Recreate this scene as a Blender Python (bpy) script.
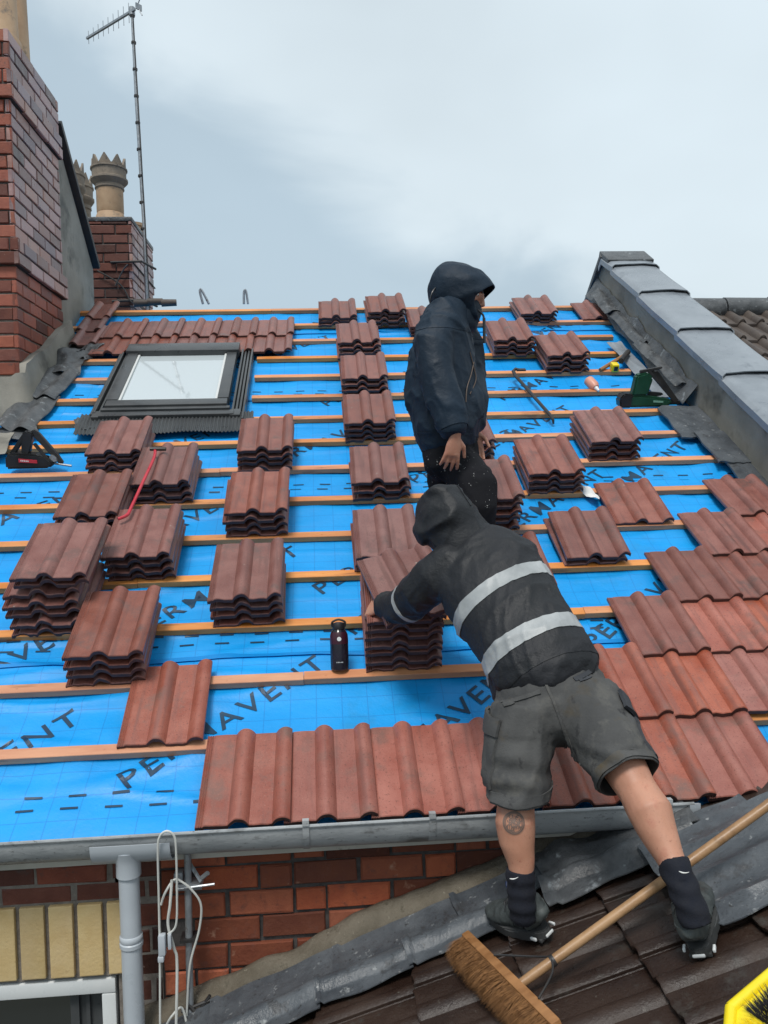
import bpy, bmesh, math, random
from mathutils import Vector, Matrix, noise
rnd = random.Random(7)
V = Vector
scn = bpy.context.scene
for _o in list(bpy.data.objects): bpy.data.objects.remove(_o)
C = scn.collection
# ------------------------------------------------------------ camera, world, sun, exposure
cam_d = bpy.data.cameras.new('camera'); cam = bpy.data.objects.new('camera', cam_d); C.objects.link(cam)
R_ = V((0.99673273, -0.07600543, -0.02733201)); U_ = V((0.02969039, 0.03007411, 0.99910662)); W_ = V((0.07511554, 0.99665376, -0.03223248))
cam.matrix_world = Matrix(((R_.x, U_.x, -W_.x, 0), (R_.y, U_.y, -W_.y, 0), (R_.z, U_.z, -W_.z, 0), (0, 0, 0, 1)))
cam_d.sensor_fit = 'VERTICAL'; cam_d.sensor_height = 36; cam_d.lens = 810.8/1024*36
cam_d.clip_start = 0.05; cam_d.clip_end = 2000
scn.camera = cam
scn.view_settings.view_transform = 'Standard'; scn.view_settings.look = 'None'
scn.view_settings.exposure = 0.25; scn.view_settings.gamma = 1
SUN_EL, SUN_AZ = math.radians(60), math.radians(200)      # azimuth from +Y clockwise
world = bpy.data.worlds.new('World'); scn.world = world; world.use_nodes = True
nt = world.node_tree; nt.nodes.clear()
wo = nt.nodes.new('ShaderNodeOutputWorld'); bg = nt.nodes.new('ShaderNodeBackground'); bg.inputs[1].default_value = 0.12
nt.links.new(bg.outputs[0], wo.inputs[0])
sky = nt.nodes.new('ShaderNodeTexSky'); sky.sky_type = 'NISHITA'; sky.sun_disc = False
sky.sun_elevation = SUN_EL; sky.sun_rotation = SUN_AZ; sky.air_density = 1.5; sky.dust_density = 3
tc = nt.nodes.new('ShaderNodeTexCoord')
def wn(t, **k):
    n = nt.nodes.new(t)
    for a, b in k.items(): setattr(n, a, b)
    return n
def wdot(vec):
    n = wn('ShaderNodeVectorMath', operation='DOT_PRODUCT'); n.inputs[1].default_value = vec
    nt.links.new(tc.outputs['Generated'], n.inputs[0]); return n.outputs['Value']
def wmath(op, a, b, c=None):
    n = wn('ShaderNodeMath', operation=op)
    for i, v in enumerate((a, b, c)):
        if v is None: continue
        if isinstance(v, (int, float)): n.inputs[i].default_value = v
        else: nt.links.new(v, n.inputs[i])
    return n.outputs[0]
no = wn('ShaderNodeTexNoise'); no.inputs['Scale'].default_value = 3.2; no.inputs['Detail'].default_value = 5; no.inputs['Roughness'].default_value = .5; no.inputs['Distortion'].default_value = .5
no2 = wn('ShaderNodeTexNoise'); no2.inputs['Scale'].default_value = 1.6; no2.inputs['Detail'].default_value = 4
mp = wn('ShaderNodeMapping'); mp.inputs['Scale'].default_value = (1, 1, 1.8)
nt.links.new(tc.outputs['Generated'], mp.inputs[0]); nt.links.new(mp.outputs[0], no.inputs[0]); nt.links.new(mp.outputs[0], no2.inputs[0])
# a darker bank of cloud, low and to the left, its edge falling away to the right
d1 = wdot((0.44, 0.0, 0.90))
e1 = wmath('ADD', d1, wmath('MULTIPLY', wmath('SUBTRACT', no.outputs[0], .5), .19))
mr = wn('ShaderNodeMapRange', interpolation_type='SMOOTHSTEP'); mr.inputs['From Min'].default_value = .295; mr.inputs['From Max'].default_value = .37
nt.links.new(e1, mr.inputs[0])
cr = wn('ShaderNodeMix', data_type='RGBA'); cr.inputs[6].default_value = (3.25, 4.05, 4.65, 1); cr.inputs[7].default_value = (4.95, 5.65, 6.05, 1)
nt.links.new(mr.outputs[0], cr.inputs[0])
cr2 = wn('ShaderNodeMix', data_type='RGBA', blend_type='MULTIPLY'); cr2.inputs[0].default_value = 1
mr2 = wn('ShaderNodeMapRange'); mr2.inputs['From Min'].default_value = .3; mr2.inputs['From Max'].default_value = .7; mr2.inputs['To Min'].default_value = .90; mr2.inputs['To Max'].default_value = 1.12
nt.links.new(no2.outputs[0], mr2.inputs[0]); nt.links.new(cr.outputs[2], cr2.inputs[6]); nt.links.new(mr2.outputs[0], cr2.inputs[7])
cr3 = wn('ShaderNodeMix', data_type='RGBA'); cr3.inputs[0].default_value = .92
nt.links.new(sky.outputs[0], cr3.inputs[6]); nt.links.new(cr2.outputs[2], cr3.inputs[7]); nt.links.new(cr3.outputs[2], bg.inputs[0])
sd = bpy.data.lights.new('sun', 'SUN'); sd.energy = 2.0; sd.angle = math.radians(16); sd.color = (1, .97, .92)
so = bpy.data.objects.new('sun', sd); C.objects.link(so)
sv = V((math.sin(SUN_AZ)*math.cos(SUN_EL), math.cos(SUN_AZ)*math.cos(SUN_EL), math.sin(SUN_EL)))
so.rotation_euler = sv.to_track_quat('Z', 'Y').to_euler()

# ------------------------------------------------------------ frames
CA, SA = 0.85297, 0.52197
E0 = V((0, 2.82903, -1.16431)); UP = V((0, CA, SA)); NR = V((0, -SA, CA)); XR = V((1, 0, 0))
G = .345
def RW(u, s, o=0.0): return E0 + XR*u + UP*s + NR*o
def RM(u, s, o=0.0, rz=0.0, rx=0.0, ry=0.0):
    b = Matrix(((1, 0, 0, 0), (0, CA, -SA, 0), (0, SA, CA, 0), (0, 0, 0, 1)))
    return Matrix.Translation(RW(u, s, o)) @ b @ Matrix.Rotation(rz, 4, 'Z') @ Matrix.Rotation(rx, 4, 'X') @ Matrix.Rotation(ry, 4, 'Y')
LM, LB = 0.3711, -1.64457
LA = math.atan(LM); LX = V((math.cos(LA), 0, math.sin(LA))); LN = V((-math.sin(LA), 0, math.cos(LA)))
def LW(x, y, o=0.0): return V((x, y, LM*x+LB)) + LN*o

# ------------------------------------------------------------ materials
def mat(name, c1, c2=None, scale=6, rough=.6, rv=.12, bump=.15, bscale=60, metal=0, spots=None, stretch=None, objvar=0, spec=.5, coat=0, detail=6, edge=(.35, .65), bdist=.004, attr=None, grid=None, sss=0, streak=None):
    m = bpy.data.materials.new(name); m.use_nodes = True; t = m.node_tree; N = t.nodes; L = t.links
    b = N['Principled BSDF']; tcn = N.new('ShaderNodeTexCoord'); src = tcn.outputs['Object']
    if stretch:
        mpn = N.new('ShaderNodeMapping'); mpn.inputs['Scale'].default_value = stretch; L.new(src, mpn.inputs[0]); src = mpn.outputs[0]
    oi = N.new('ShaderNodeObjectInfo')
    off = N.new('ShaderNodeVectorMath'); off.operation = 'ADD'
    sc = N.new('ShaderNodeMath'); sc.operation = 'MULTIPLY'; sc.inputs[1].default_value = 31.7
    L.new(oi.outputs['Random'], sc.inputs[0]); L.new(src, off.inputs[0]); L.new(sc.outputs[0], off.inputs[1]); src = off.outputs[0]
    def nz(s, d=6, r=.6):
        n = N.new('ShaderNodeTexNoise'); n.inputs['Scale'].default_value = s; n.inputs['Detail'].default_value = d; n.inputs['Roughness'].default_value = r; L.new(src, n.inputs[0]); return n.outputs[0]
    def mr_(v, a, b_, c, d):
        n = N.new('ShaderNodeMapRange'); L.new(v, n.inputs[0])
        for i, x in enumerate((a, b_, c, d)): n.inputs[i+1].default_value = x
        return n.outputs[0]
    def mix(f, a, c, bt='MIX'):
        n = N.new('ShaderNodeMix'); n.data_type = 'RGBA'; n.blend_type = bt
        for i, v in ((0, f), (6, a), (7, c)):
            if isinstance(v, float) or isinstance(v, int): n.inputs[i].default_value = v
            elif isinstance(v, tuple): n.inputs[i].default_value = (*v, 1)
            else: L.new(v, n.inputs[i])
        return n.outputs[2]
    n1 = nz(scale, detail)
    col = mix(mr_(n1, edge[0], edge[1], 0, 1), tuple(c1), tuple(c2 or c1))
    if attr:
        a = N.new('ShaderNodeAttribute'); a.attribute_name = attr; col = mix(1.0, col, a.outputs['Color'], 'MULTIPLY')
    if objvar:
        v = mr_(oi.outputs['Random'], 0, 1, 1-objvar, 1+objvar)
        hs = N.new('ShaderNodeHueSaturation'); L.new(v, hs.inputs['Value']); L.new(col, hs.inputs['Color'])
        w = N.new('ShaderNodeMath'); w.operation = 'MULTIPLY'; w.inputs[1].default_value = 7.31; L.new(oi.outputs['Random'], w.inputs[0])
        fr = N.new('ShaderNodeMath'); fr.operation = 'FRACT'; L.new(w.outputs[0], fr.inputs[0])
        L.new(mr_(fr.outputs[0], 0, 1, 1-objvar*1.1, 1+objvar*.6), hs.inputs['Saturation']); L.new(mr_(fr.outputs[0], 0, 1, .4965, .503), hs.inputs['Hue']); col = hs.outputs[0]
    if spots:
        for (sc_, lo, hi, cc) in spots: col = mix(mr_(nz(sc_, 4, .7), lo, hi, 0, 1), col, tuple(cc))
    if streak:
        ms = N.new('ShaderNodeMapping'); ms.inputs['Scale'].default_value = (34, 2.2, 8); L.new(src, ms.inputs[0]); ns_ = N.new('ShaderNodeTexNoise'); ns_.inputs['Scale'].default_value = 1; ns_.inputs['Detail'].default_value = 5; L.new(ms.outputs[0], ns_.inputs[0])
        col = mix(mr_(ns_.outputs[0], .52, .72, 0, .75), col, tuple(streak))
    if grid:
        gs, gw, gc = grid
        br = N.new('ShaderNodeTexBrick'); br.offset = 0; br.inputs['Scale'].default_value = 1/gs; br.inputs['Brick Width'].default_value = 1; br.inputs['Row Height'].default_value = 1
        br.inputs['Mortar Size'].default_value = gw/gs; br.inputs['Mortar Smooth'].default_value = .3
        L.new(tcn.outputs['UV'], br.inputs[0]); col = mix(mr_(br.outputs['Fac'], 0, 1, 0, .55), col, tuple(gc))
    L.new(col, b.inputs['Base Color'])
    L.new(mr_(n1, .3, .7, max(.03, rough-rv), min(1, rough+rv)), b.inputs['Roughness'])
    b.inputs['Metallic'].default_value = metal; b.inputs['Specular IOR Level'].default_value = spec
    if coat: b.inputs['Coat Weight'].default_value = coat; b.inputs['Coat Roughness'].default_value = .15
    if sss: b.inputs['Subsurface Weight'].default_value = sss; b.inputs['Subsurface Radius'].default_value = (.012, .005, .003)
    if bump:
        bn = N.new('ShaderNodeBump'); bn.inputs['Strength'].default_value = bump; bn.inputs['Distance'].default_value = bdist
        L.new(nz(bscale, 5, .65), bn.inputs['Height']); L.new(bn.outputs[0], b.inputs['Normal'])
    return m
M = {}
M['tile'] = mat('concrete_tile_brown', (.195, .064, .048), (.262, .104, .082), scale=9, rough=.41, rv=.12, bump=.5, bscale=220, objvar=.16, spots=[(160, .57, .70, (.085, .032, .027)), (7, .54, .72, (.13, .075, .065)), (300, .60, .72, (.36, .20, .15)), (23, .70, .76, (.34, .30, .26))], bdist=.003, streak=(.12, .05, .042))
M['tile_red'] = mat('concrete_tile_red', (.285, .078, .052), (.365, .124, .088), scale=8, rough=.42, rv=.12, bump=.5, bscale=200, objvar=.16, spots=[(120, .58, .68, (.12, .04, .03)), (6, .52, .72, (.19, .10, .08)), (260, .60, .72, (.45, .24, .18))], bdist=.003, streak=(.19, .08, .065))
M['tile_edge_shade'] = mat('tile_nose_underside_shade', (.060, .028, .025), (.095, .045, .038), scale=20, rough=.7, bump=.4, bscale=120)  # dirty noses and uncoated undersides, with edge and gap shade painted into the brown
M['tile_old'] = mat('old_dark_tile', (.022, .012, .009), (.042, .025, .018), scale=5, rough=.40, rv=.16, spec=.4, bump=.9, bscale=90, spots=[(9, .58, .75, (.060, .055, .048)), (60, .66, .74, (.12, .11, .09)), (150, .62, .72, (.008, .006, .005))], bdist=.003)
M['tile_grey'] = mat('weathered_grey_brown_tile', (.060, .045, .038), (.10, .078, .065), scale=6, rough=.6, bump=.5, bscale=90, spots=[(25, .62, .72, (.13, .12, .10))])
M['membrane'] = mat('blue_membrane', (.0, .285, .72), (.0, .33, .80), scale=3.5, rough=.50, rv=.10, bump=.35, bscale=38, spots=[(14, .64, .8, (.0, .23, .60)), (2.6, .60, .78, (.01, .25, .56)), (170, .70, .76, (.05, .16, .25))], bdist=.006, grid=(.105, .0022, (.0, .17, .52)))
M['ink'] = mat('membrane_ink', (.006, .03, .07), (.008, .05, .10), rough=.5, bump=0)
M['batten'] = mat('treated_batten', (.52, .18, .062), (.70, .31, .125), scale=9, rough=.5, rv=.12, bump=.4, bscale=60, stretch=(.25, 1.5, 1.5), spots=[(5, .60, .70, (.22, .085, .035)), (3, .68, .74, (.10, .035, .02))], objvar=.14)
M['brick'] = mat('brick_orange', (.34, .085, .040), (.43, .125, .060), scale=14, rough=.8, bump=.8, bscale=70, attr='Col', spots=[(30, .56, .75, (.16, .055, .035)), (9, .66, .8, (.42, .24, .16))])
M['brick_dark'] = mat('brick_weathered', (.27, .068, .040), (.36, .105, .062), scale=12, rough=.55, bump=.6, bscale=90, attr='Col', spots=[(16, .6, .75, (.07, .045, .04)), (40, .66, .76, (.36, .26, .22))])
M['brick_wet'] = mat('brick_wet_purple', (.36, .205, .195), (.47, .30, .285), scale=12, rough=.38, bump=.5, bscale=90, attr='Col', spots=[(16, .62, .75, (.12, .08, .08))])
M['yellow_brick'] = mat('yellow_brick', (.62, .44, .21), (.70, .53, .29), scale=9, rough=.75, bump=.5, bscale=80, attr='Col', spots=[(18, .63, .78, (.42, .27, .12))])
M['mortar'] = mat('mortar', (.16, .135, .115), (.25, .22, .19), scale=30, rough=.9, bump=.6, bscale=160)
M['mortar_dark'] = mat('mortar_dark', (.045, .04, .038), (.09, .08, .075), scale=30, rough=.9, bump=.6, bscale=160)
M['render'] = mat('cement_render', (.21, .195, .165), (.32, .30, .26), scale=3, rough=.8, bump=.5, bscale=90, spots=[(2.2, .56, .72, (.11, .105, .09)), (50, .66, .78, (.33, .31, .27))])
M['fillet'] = mat('cement_fillet', (.105, .088, .062), (.165, .142, .108), scale=12, rough=.85, bump=1.0, bscale=60, spots=[(24, .6, .75, (.07, .06, .04)), (70, .64, .75, (.34, .31, .24))], bdist=.008)
M['lead'] = mat('lead_sheet', (.19, .212, .238), (.26, .286, .315), scale=5, rough=.34, rv=.12, bump=.3, bscale=25, spots=[(4, .6, .75, (.09, .105, .13)), (30, .68, .78, (.33, .34, .35))], spec=.6)
M['lead_dark'] = mat('old_lead', (.045, .047, .050), (.105, .11, .115), scale=9, rough=.42, rv=.14, bump=.7, bscale=28, spots=[(16, .6, .72, (.26, .28, .29)), (11, .62, .72, (.03, .03, .03))], bdist=.01)
M['lead_patchy'] = mat('patchy_lead', (.055, .062, .071), (.100, .110, .121), scale=7, rough=.42, rv=.14, bump=.7, bscale=30, spots=[(9, .58, .66, (.05, .052, .056)), (24, .62, .72, (.30, .31, .31)), (60, .62, .68, (.03, .03, .03))], bdist=.008)
M['dark_metal'] = mat('dark_window_metal', (.050, .053, .056), (.075, .078, .08), rough=.35, bump=.1, bscale=40, spots=[(40, .7, .8, (.13, .13, .13))])
M['white_frame'] = mat('inner_frame', (.62, .63, .62), rough=.4, bump=0)
M['gutter'] = mat('grey_gutter', (.28, .295, .305), (.40, .415, .42), scale=9, rough=.34, rv=.12, bump=.5, bscale=60, spots=[(30, .58, .72, (.15, .15, .145)), (110, .62, .72, (.06, .06, .055)), (6, .60, .7, (.12, .12, .115))], stretch=(.5, 1, 1))
M['pipe'] = mat('grey_plastic', (.44, .475, .51), (.50, .535, .57), scale=4, rough=.35, bump=.05, spots=[(20, .68, .8, (.32, .33, .33))])
M['fascia'] = mat('painted_fascia', (.50, .48, .42), (.60, .57, .50), scale=8, rough=.5, bump=.15, spots=[(14, .62, .75, (.22, .2, .16))])
M['upvc'] = mat('white_plastic', (.66, .68, .68), (.72, .73, .72), rough=.3, bump=0, spots=[(20, .68, .8, (.42, .42, .4))])
M['clay'] = mat('clay_pot', (.42, .27, .16), (.52, .36, .23), scale=7, rough=.7, bump=.3, bscale=60, spots=[(9, .58, .72, (.17, .14, .115))])
M['clay_dark'] = mat('sooty_clay', (.19, .155, .125), (.30, .245, .19), scale=9, rough=.75, bump=.4, bscale=60, spots=[(14, .58, .72, (.075, .065, .055))])
M['steel'] = mat('galvanised_steel', (.28, .30, .32), (.40, .42, .44), scale=20, rough=.4, bump=.1, metal=.5, spots=[(30, .62, .72, (.14, .1, .07))])
M['iron'] = mat('black_iron', (.02, .02, .022), (.045, .04, .036), rough=.5, bump=.3)
M['cable'] = mat('white_cable', (.60, .60, .56), (.68, .68, .64), rough=.4, bump=0, spots=[(20, .66, .78, (.36, .34, .3))])
M['wood'] = mat('broom_wood', (.24, .105, .035), (.38, .18, .068), scale=10, rough=.5, bump=.4, bscale=60, stretch=(.4, 2, 2), spots=[(9, .62, .74, (.13, .06, .025))])
M['handle'] = mat('broom_handle_wood', (.27, .145, .065), (.42, .25, .125), scale=7, rough=.42, bump=.3, bscale=50, spots=[(6, .58, .7, (.20, .11, .05)), (22, .66, .76, (.62, .5, .36))])
M['bristle'] = mat('coir_bristle', (.15, .065, .02), (.26, .12, .04), scale=60, rough=.7, bump=0, spots=[(9, .6, .75, (.12, .055, .02))])
M['yellow'] = mat('yellow_plastic', (.82, .62, .01), (.88, .70, .02), rough=.35, bump=.05, spots=[(14, .7, .8, (.5, .38, .04))])
M['black'] = mat('black_plastic', (.012, .012, .014), (.022, .022, .024), rough=.4, bump=.1)
M['black_shiny'] = mat('black_gloss', (.010, .010, .014), (.018, .014, .026), rough=.22, bump=0)
M['green'] = mat('green_plastic', (.008, .055, .028), (.012, .075, .04), rough=.4, bump=.05)
M['red'] = mat('red_paint', (.50, .03, .05), (.58, .05, .07), rough=.35, bump=.1, bscale=40, spots=[(30, .66, .75, (.2, .05, .04))])
M['pink'] = mat('pinkish_plastic', (.62, .26, .18), (.72, .36, .26), rough=.4, bump=.05)
M['white'] = mat('white_plain', (.75, .75, .73), rough=.5, bump=0)
M['jacket'] = mat('black_waterproof', (.011, .012, .014), (.018, .019, .023), scale=5, rough=.58, rv=.10, bump=.6, bscale=20, bdist=.010, spec=.35)
M['navy'] = mat('navy_waterproof', (.0035, .0125, .026), (.006, .019, .037), scale=5, rough=.60, rv=.1, bump=.5, bscale=20, bdist=.010, spec=.35)
M['trouser'] = mat('black_work_trousers', (.007, .007, .009), (.012, .012, .015), scale=6, rough=.85, bump=.5, bscale=30, spec=.2, spots=[(60, .665, .69, (.5, .5, .48)), (26, .72, .735, (.4, .4, .38))])
M['shorts'] = mat('grey_cargo_cloth', (.060, .060, .060), (.092, .091, .089), scale=7, rough=.9, bump=.6, bscale=60, spec=.25, spots=[(9, .54, .72, (.12, .115, .105)), (5, .58, .75, (.095, .074, .048)), (14, .62, .75, (.03, .03, .032))])
M['shorts_dark'] = mat('dark_pocket_cloth', (.030, .033, .040), (.045, .048, .055), scale=7, rough=.8, bump=.4, bscale=200)
M['reflect'] = mat('grey_reflective_tape', (.27, .285, .29), (.39, .405, .41), scale=8, rough=.45, bump=.25, bscale=40, spots=[(12, .62, .75, (.30, .31, .31))])
M['skin'] = mat('skin', (.44, .205, .130), (.56, .285, .190), scale=7, rough=.52, bump=.25, bscale=150, sss=.12, spots=[(14, .56, .76, (.44, .17, .11)), (70, .60, .74, (.36, .15, .095)), (240, .62, .72, (.26, .11, .07))], bdist=.001)
M['skin_hand'] = mat('reddened_skin', (.40, .175, .115), (.50, .25, .17), scale=30, rough=.5, bump=.2, bscale=120, sss=.1, bdist=.001)
M['tattoo'] = mat('tattoo_ink', (.15, .105, .085), (.21, .14, .11), rough=.6, bump=0)
M['sock'] = mat('navy_sock', (.003, .004, .010), (.006, .008, .016), scale=20, rough=.9, bump=.5, bscale=150)
M['shoe'] = mat('dark_trainer', (.030, .036, .036), (.065, .074, .072), scale=16, rough=.6, bump=.5, bscale=90)
M['heel_grey'] = mat('trainer_overlay', (.05, .058, .056), (.10, .112, .108), scale=20, rough=.5, bump=.3, bscale=120)
M['sole'] = mat('trainer_sole', (.030, .033, .033), (.06, .06, .06), rough=.6, bump=.2)
M['ground'] = mat('ground', (.05, .055, .04), (.09, .09, .075), scale=.2, rough=.9, bump=.2, bscale=2)
M['ply'] = mat('bare_board', (.30, .17, .10), (.38, .24, .15), scale=7, rough=.7)
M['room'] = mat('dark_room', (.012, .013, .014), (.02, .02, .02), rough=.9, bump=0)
def glass(name, col, rough=.03):
    m = bpy.data.materials.new(name); m.use_nodes = True; b = m.node_tree.nodes['Principled BSDF']
    b.inputs['Base Color'].default_value = (*col, 1); b.inputs['Roughness'].default_value = rough; b.inputs['Metallic'].default_value = 0
    b.inputs['Specular IOR Level'].default_value = 1.0; b.inputs['IOR'].default_value = 1.9; return m
M['skyglass'] = glass('skylight_glass', (.50, .55, .57)); M['winglass'] = glass('window_glass', (.01, .012, .014))

# ------------------------------------------------------------ mesh helpers
def link(name, me, m=None, parent=None, world_space=True, sharp=40, smooth=True):
    o = bpy.data.objects.new(name, me); C.objects.link(o)
    if m is not None:
        me.materials.clear()
        for x in (m if isinstance(m, (list, tuple)) else [m]): me.materials.append(x)
    if smooth and len(me.polygons):
        me.shade_smooth(); me.set_sharp_from_angle(angle=math.radians(sharp))
    if parent is not None:
        o.parent = parent
        if world_space: o.matrix_parent_inverse = pmw(parent).inverted()
    return o
def pmw(o):
    m = o.matrix_basis.copy(); p = o
    while p.parent is not None:
        m = p.matrix_parent_inverse @ m; p = p.parent; m = p.matrix_basis @ m
    return m
def obj(name, bm, m=None, parent=None, sharp=40, smooth=True, normals=True):
    if normals: bmesh.ops.recalc_face_normals(bm, faces=bm.faces[:])
    me = bpy.data.meshes.new(name); bm.to_mesh(me); bm.free()
    return link(name, me, m, parent, True, sharp, smooth)
def tag(o, label, cat, group=None):
    o['label'] = label; o['category'] = cat
    o['kind'] = 'thing'
    if group: o['group'] = group
    return o
def struct(o): o['kind'] = 'structure'; return o
def thing(name, label, cat, loc=(0, 0, 0), group=None):
    o = bpy.data.objects.new(name, None); C.objects.link(o); o.location = loc; o.empty_display_size = .1
    return tag(o, label, cat, group)
def box(bm, c, dx, dy, dz, ax=None, bev=0.0):
    """box with centre c, full sizes, axes ax = (X,Y,Z)"""
    X, Y, Z = ax or (V((1, 0, 0)), V((0, 1, 0)), V((0, 0, 1)))
    c = V(c); vs = []
    for k in (-.5, .5):
        for j in (-.5, .5):
            for i in (-.5, .5): vs.append(bm.verts.new(c + X*(i*dx) + Y*(j*dy) + Z*(k*dz)))
    fs = [bm.faces.new([vs[i] for i in q]) for q in ((0, 2, 3, 1), (4, 5, 7, 6), (0, 1, 5, 4), (2, 6, 7, 3), (0, 4, 6, 2), (1, 3, 7, 5))]
    if bev:
        es = list({e for f in fs for e in f.edges}); bmesh.ops.bevel(bm, geom=es, offset=bev, segments=2, affect='EDGES', profile=.6)
    return fs
def box2(bm, a, b, bev=0.0):
    a = V(a); b = V(b); d = b-a
    return box(bm, (a+b)/2, abs(d.x), abs(d.y), abs(d.z), None, bev)
def tube(bm, pts, r, n=10, cap=True):
    """round tube along points; r a number or list"""
    pts = [V(p) for p in pts]; rs = r if isinstance(r, (list, tuple)) else [r]*len(pts)
    prev = None; rings = []
    for i, p in enumerate(pts):
        t = (pts[min(i+1, len(pts)-1)] - pts[max(i-1, 0)]).normalized()
        if prev is None: a = t.orthogonal().normalized()
        else:
            a = prev - t*prev.dot(t); a = a.normalized() if a.length > 1e-6 else t.orthogonal().normalized()
        prev = a; b = t.cross(a)
        rings.append([bm.verts.new(p + (a*math.cos(2*math.pi*k/n) + b*math.sin(2*math.pi*k/n))*rs[i]) for k in range(n)])
    for r0, r1 in zip(rings, rings[1:]):
        for k in range(n): bm.faces.new((r0[k], r0[(k+1) % n], r1[(k+1) % n], r1[k]))
    if cap: bm.faces.new(rings[0][::-1]); bm.faces.new(rings[-1])
def spline(pts, n=6):
    pts = [V(p) for p in pts]; out = []
    for i in range(len(pts)-1):
        p0 = pts[max(i-1, 0)]; p1 = pts[i]; p2 = pts[i+1]; p3 = pts[min(i+2, len(pts)-1)]
        for k in range(n):
            t = k/n; out.append(.5*((2*p1) + (-p0+p2)*t + (2*p0-5*p1+4*p2-p3)*t*t + (-p0+3*p1-3*p2+p3)*t**3))
    return out + [pts[-1]]
def lathe(bm, prof, M4=None, n=24, cap=True):
    M4 = M4 or Matrix.Identity(4); rings = []
    for r, z in prof: rings.append([bm.verts.new(M4 @ V((r*math.cos(2*math.pi*k/n), r*math.sin(2*math.pi*k/n), z))) for k in range(n)])
    for r0, r1 in zip(rings, rings[1:]):
        for k in range(n): bm.faces.new((r0[k], r0[(k+1) % n], r1[(k+1) % n], r1[k]))
    if cap: bm.faces.new(rings[0][::-1]); bm.faces.new(rings[-1])
def prism(bm, pts, t, o, X, Y, Z, bev=0.0):
    """outline pts (x,y) in the plane X,Y at o, extruded +-t/2 along Z"""
    o = V(o); a = [bm.verts.new(o+X*x+Y*y-Z*(t/2)) for x, y in pts]; b = [bm.verts.new(o+X*x+Y*y+Z*(t/2)) for x, y in pts]
    fs = [bm.faces.new(a[::-1]), bm.faces.new(b)]
    n = len(pts)
    for i in range(n): fs.append(bm.faces.new((a[i], a[(i+1) % n], b[(i+1) % n], b[i])))
    if bev:
        es = list({e for f in fs for e in f.edges}); bmesh.ops.bevel(bm, geom=es, offset=bev, segments=2, affect='EDGES')
def sheet(bm, fn, nu, nv, t, rag=0.0):
    """rumpled sheet of thickness t: fn(i/nu, j/nv) -> (point, normal)"""
    top = []; bot = []
    for j in range(nv+1):
        a = []; b = []
        for i in range(nu+1):
            p, nn = fn(i/nu, j/nv); a.append(bm.verts.new(p)); b.append(bm.verts.new(p-nn*t))
        top.append(a); bot.append(b)
    for j in range(nv):
        for i in range(nu):
            bm.faces.new((top[j][i], top[j][i+1], top[j+1][i+1], top[j+1][i])); bm.faces.new((bot[j][i], bot[j+1][i], bot[j+1][i+1], bot[j][i+1]))
    def side(x, y):
        for k in range(len(x)-1): bm.faces.new((x[k], y[k], y[k+1], x[k+1]))
    side(top[0], bot[0]); side(bot[-1], top[-1]); side([r[0] for r in bot], [r[0] for r in top]); side([r[-1] for r in top], [r[-1] for r in bot])
def nz3(p, s, seed=0): return noise.noise(V(p)*s + V((seed*7.1, seed*3.3, seed*1.7)))

# ------------------------------------------------------------ bricks
def bricks(bm, o, X, Z, N, w, h, bl=.222, bh=.080, jt=.012, depth=.02, seed=0, bond='stretch', dark=(.55, 1.1), clip=None, ragg=.002, soldier=False):
    """a face of laid bricks from corner o, X along, Z up, N outward; colour variation per brick in attribute Col"""
    r = random.Random(seed); lay = bm.loops.layers.color.get('Col') or bm.loops.layers.color.new('Col')
    o = V(o); row = 0; z = 0
    while z < h-.01:
        hh = min(bh, h-z)
        hdr = (bond == 'english' and row % 2 == 1)
        L = (bl-jt)/2 if hdr else bl
        x = -(L*.5+jt*.5) if (row % 2 == 1 and not hdr) else (-(L*.25) if hdr else 0)
        while x < w:
            a = max(0, x); b_ = min(w, x+L*(1 if bond != 'mixed' else (1 if r.random() > .3 else .48)))
            if b_-a > .02:
                c = o + X*((a+b_)/2) + Z*(z+hh/2)
                if clip is None or clip(c):
                    k = r.uniform(*dark); kk = r.uniform(.93, 1.07)
                    if r.random() < .07: k *= .65
                    fs0 = set(bm.faces)if False else None
                    n0 = len(bm.faces)
                    j = V((r.uniform(-1, 1), r.uniform(-1, 1), r.uniform(-1, 1)))*ragg
                    dx = (b_-a)/2; dz = hh/2; e = .005
                    vs = []
                    for (sx, sz) in ((-1, -1), (1, -1), (1, 1), (-1, 1)):
                        vs.append((c + X*(sx*dx) + Z*(sz*dz) - N*depth, c + j + X*(sx*dx) + Z*(sz*dz) - N*e + V((r.uniform(-1, 1), r.uniform(-1, 1), r.uniform(-1, 1)))*.0028, c + j + X*(sx*(dx-e)) + Z*(sz*(dz-e))))
                    rings = [[bm.verts.new(v[q]) for v in vs] for q in range(3)]
                    fs = [bm.faces.new(rings[2])]
                    for q in (0, 1):
                        for i in range(4): fs.append(bm.faces.new((rings[q][i], rings[q][(i+1) % 4], rings[q+1][(i+1) % 4], rings[q+1][i])))
                    for f in fs:
                        for lp in f.loops: lp[lay] = (k, k*kk, k*kk*kk, 1)
            x = b_+jt if b_ > 0 else x+L+jt
        z += bh+jt; row += 1
def brick_obj(name, bm, m, parent): return obj(name, bm, m, parent, sharp=30, smooth=False, normals=False)

# ============================================================ GROUND
bm = bmesh.new()
sheet(bm, lambda a, b: (V((-600+1200*a, -600+1200*b, -6.2)), V((0, 0, 1))), 2, 2, .1)
struct(obj('ground', bm, M['ground'], None))

# ============================================================ HOUSE
XL, XRT = -2.25, 2.62          # party lines
house = thing('terraced_house', 'brick terraced house with its roof stripped to blue membrane and battens', 'house', (0, 3, -6.2))
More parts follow.
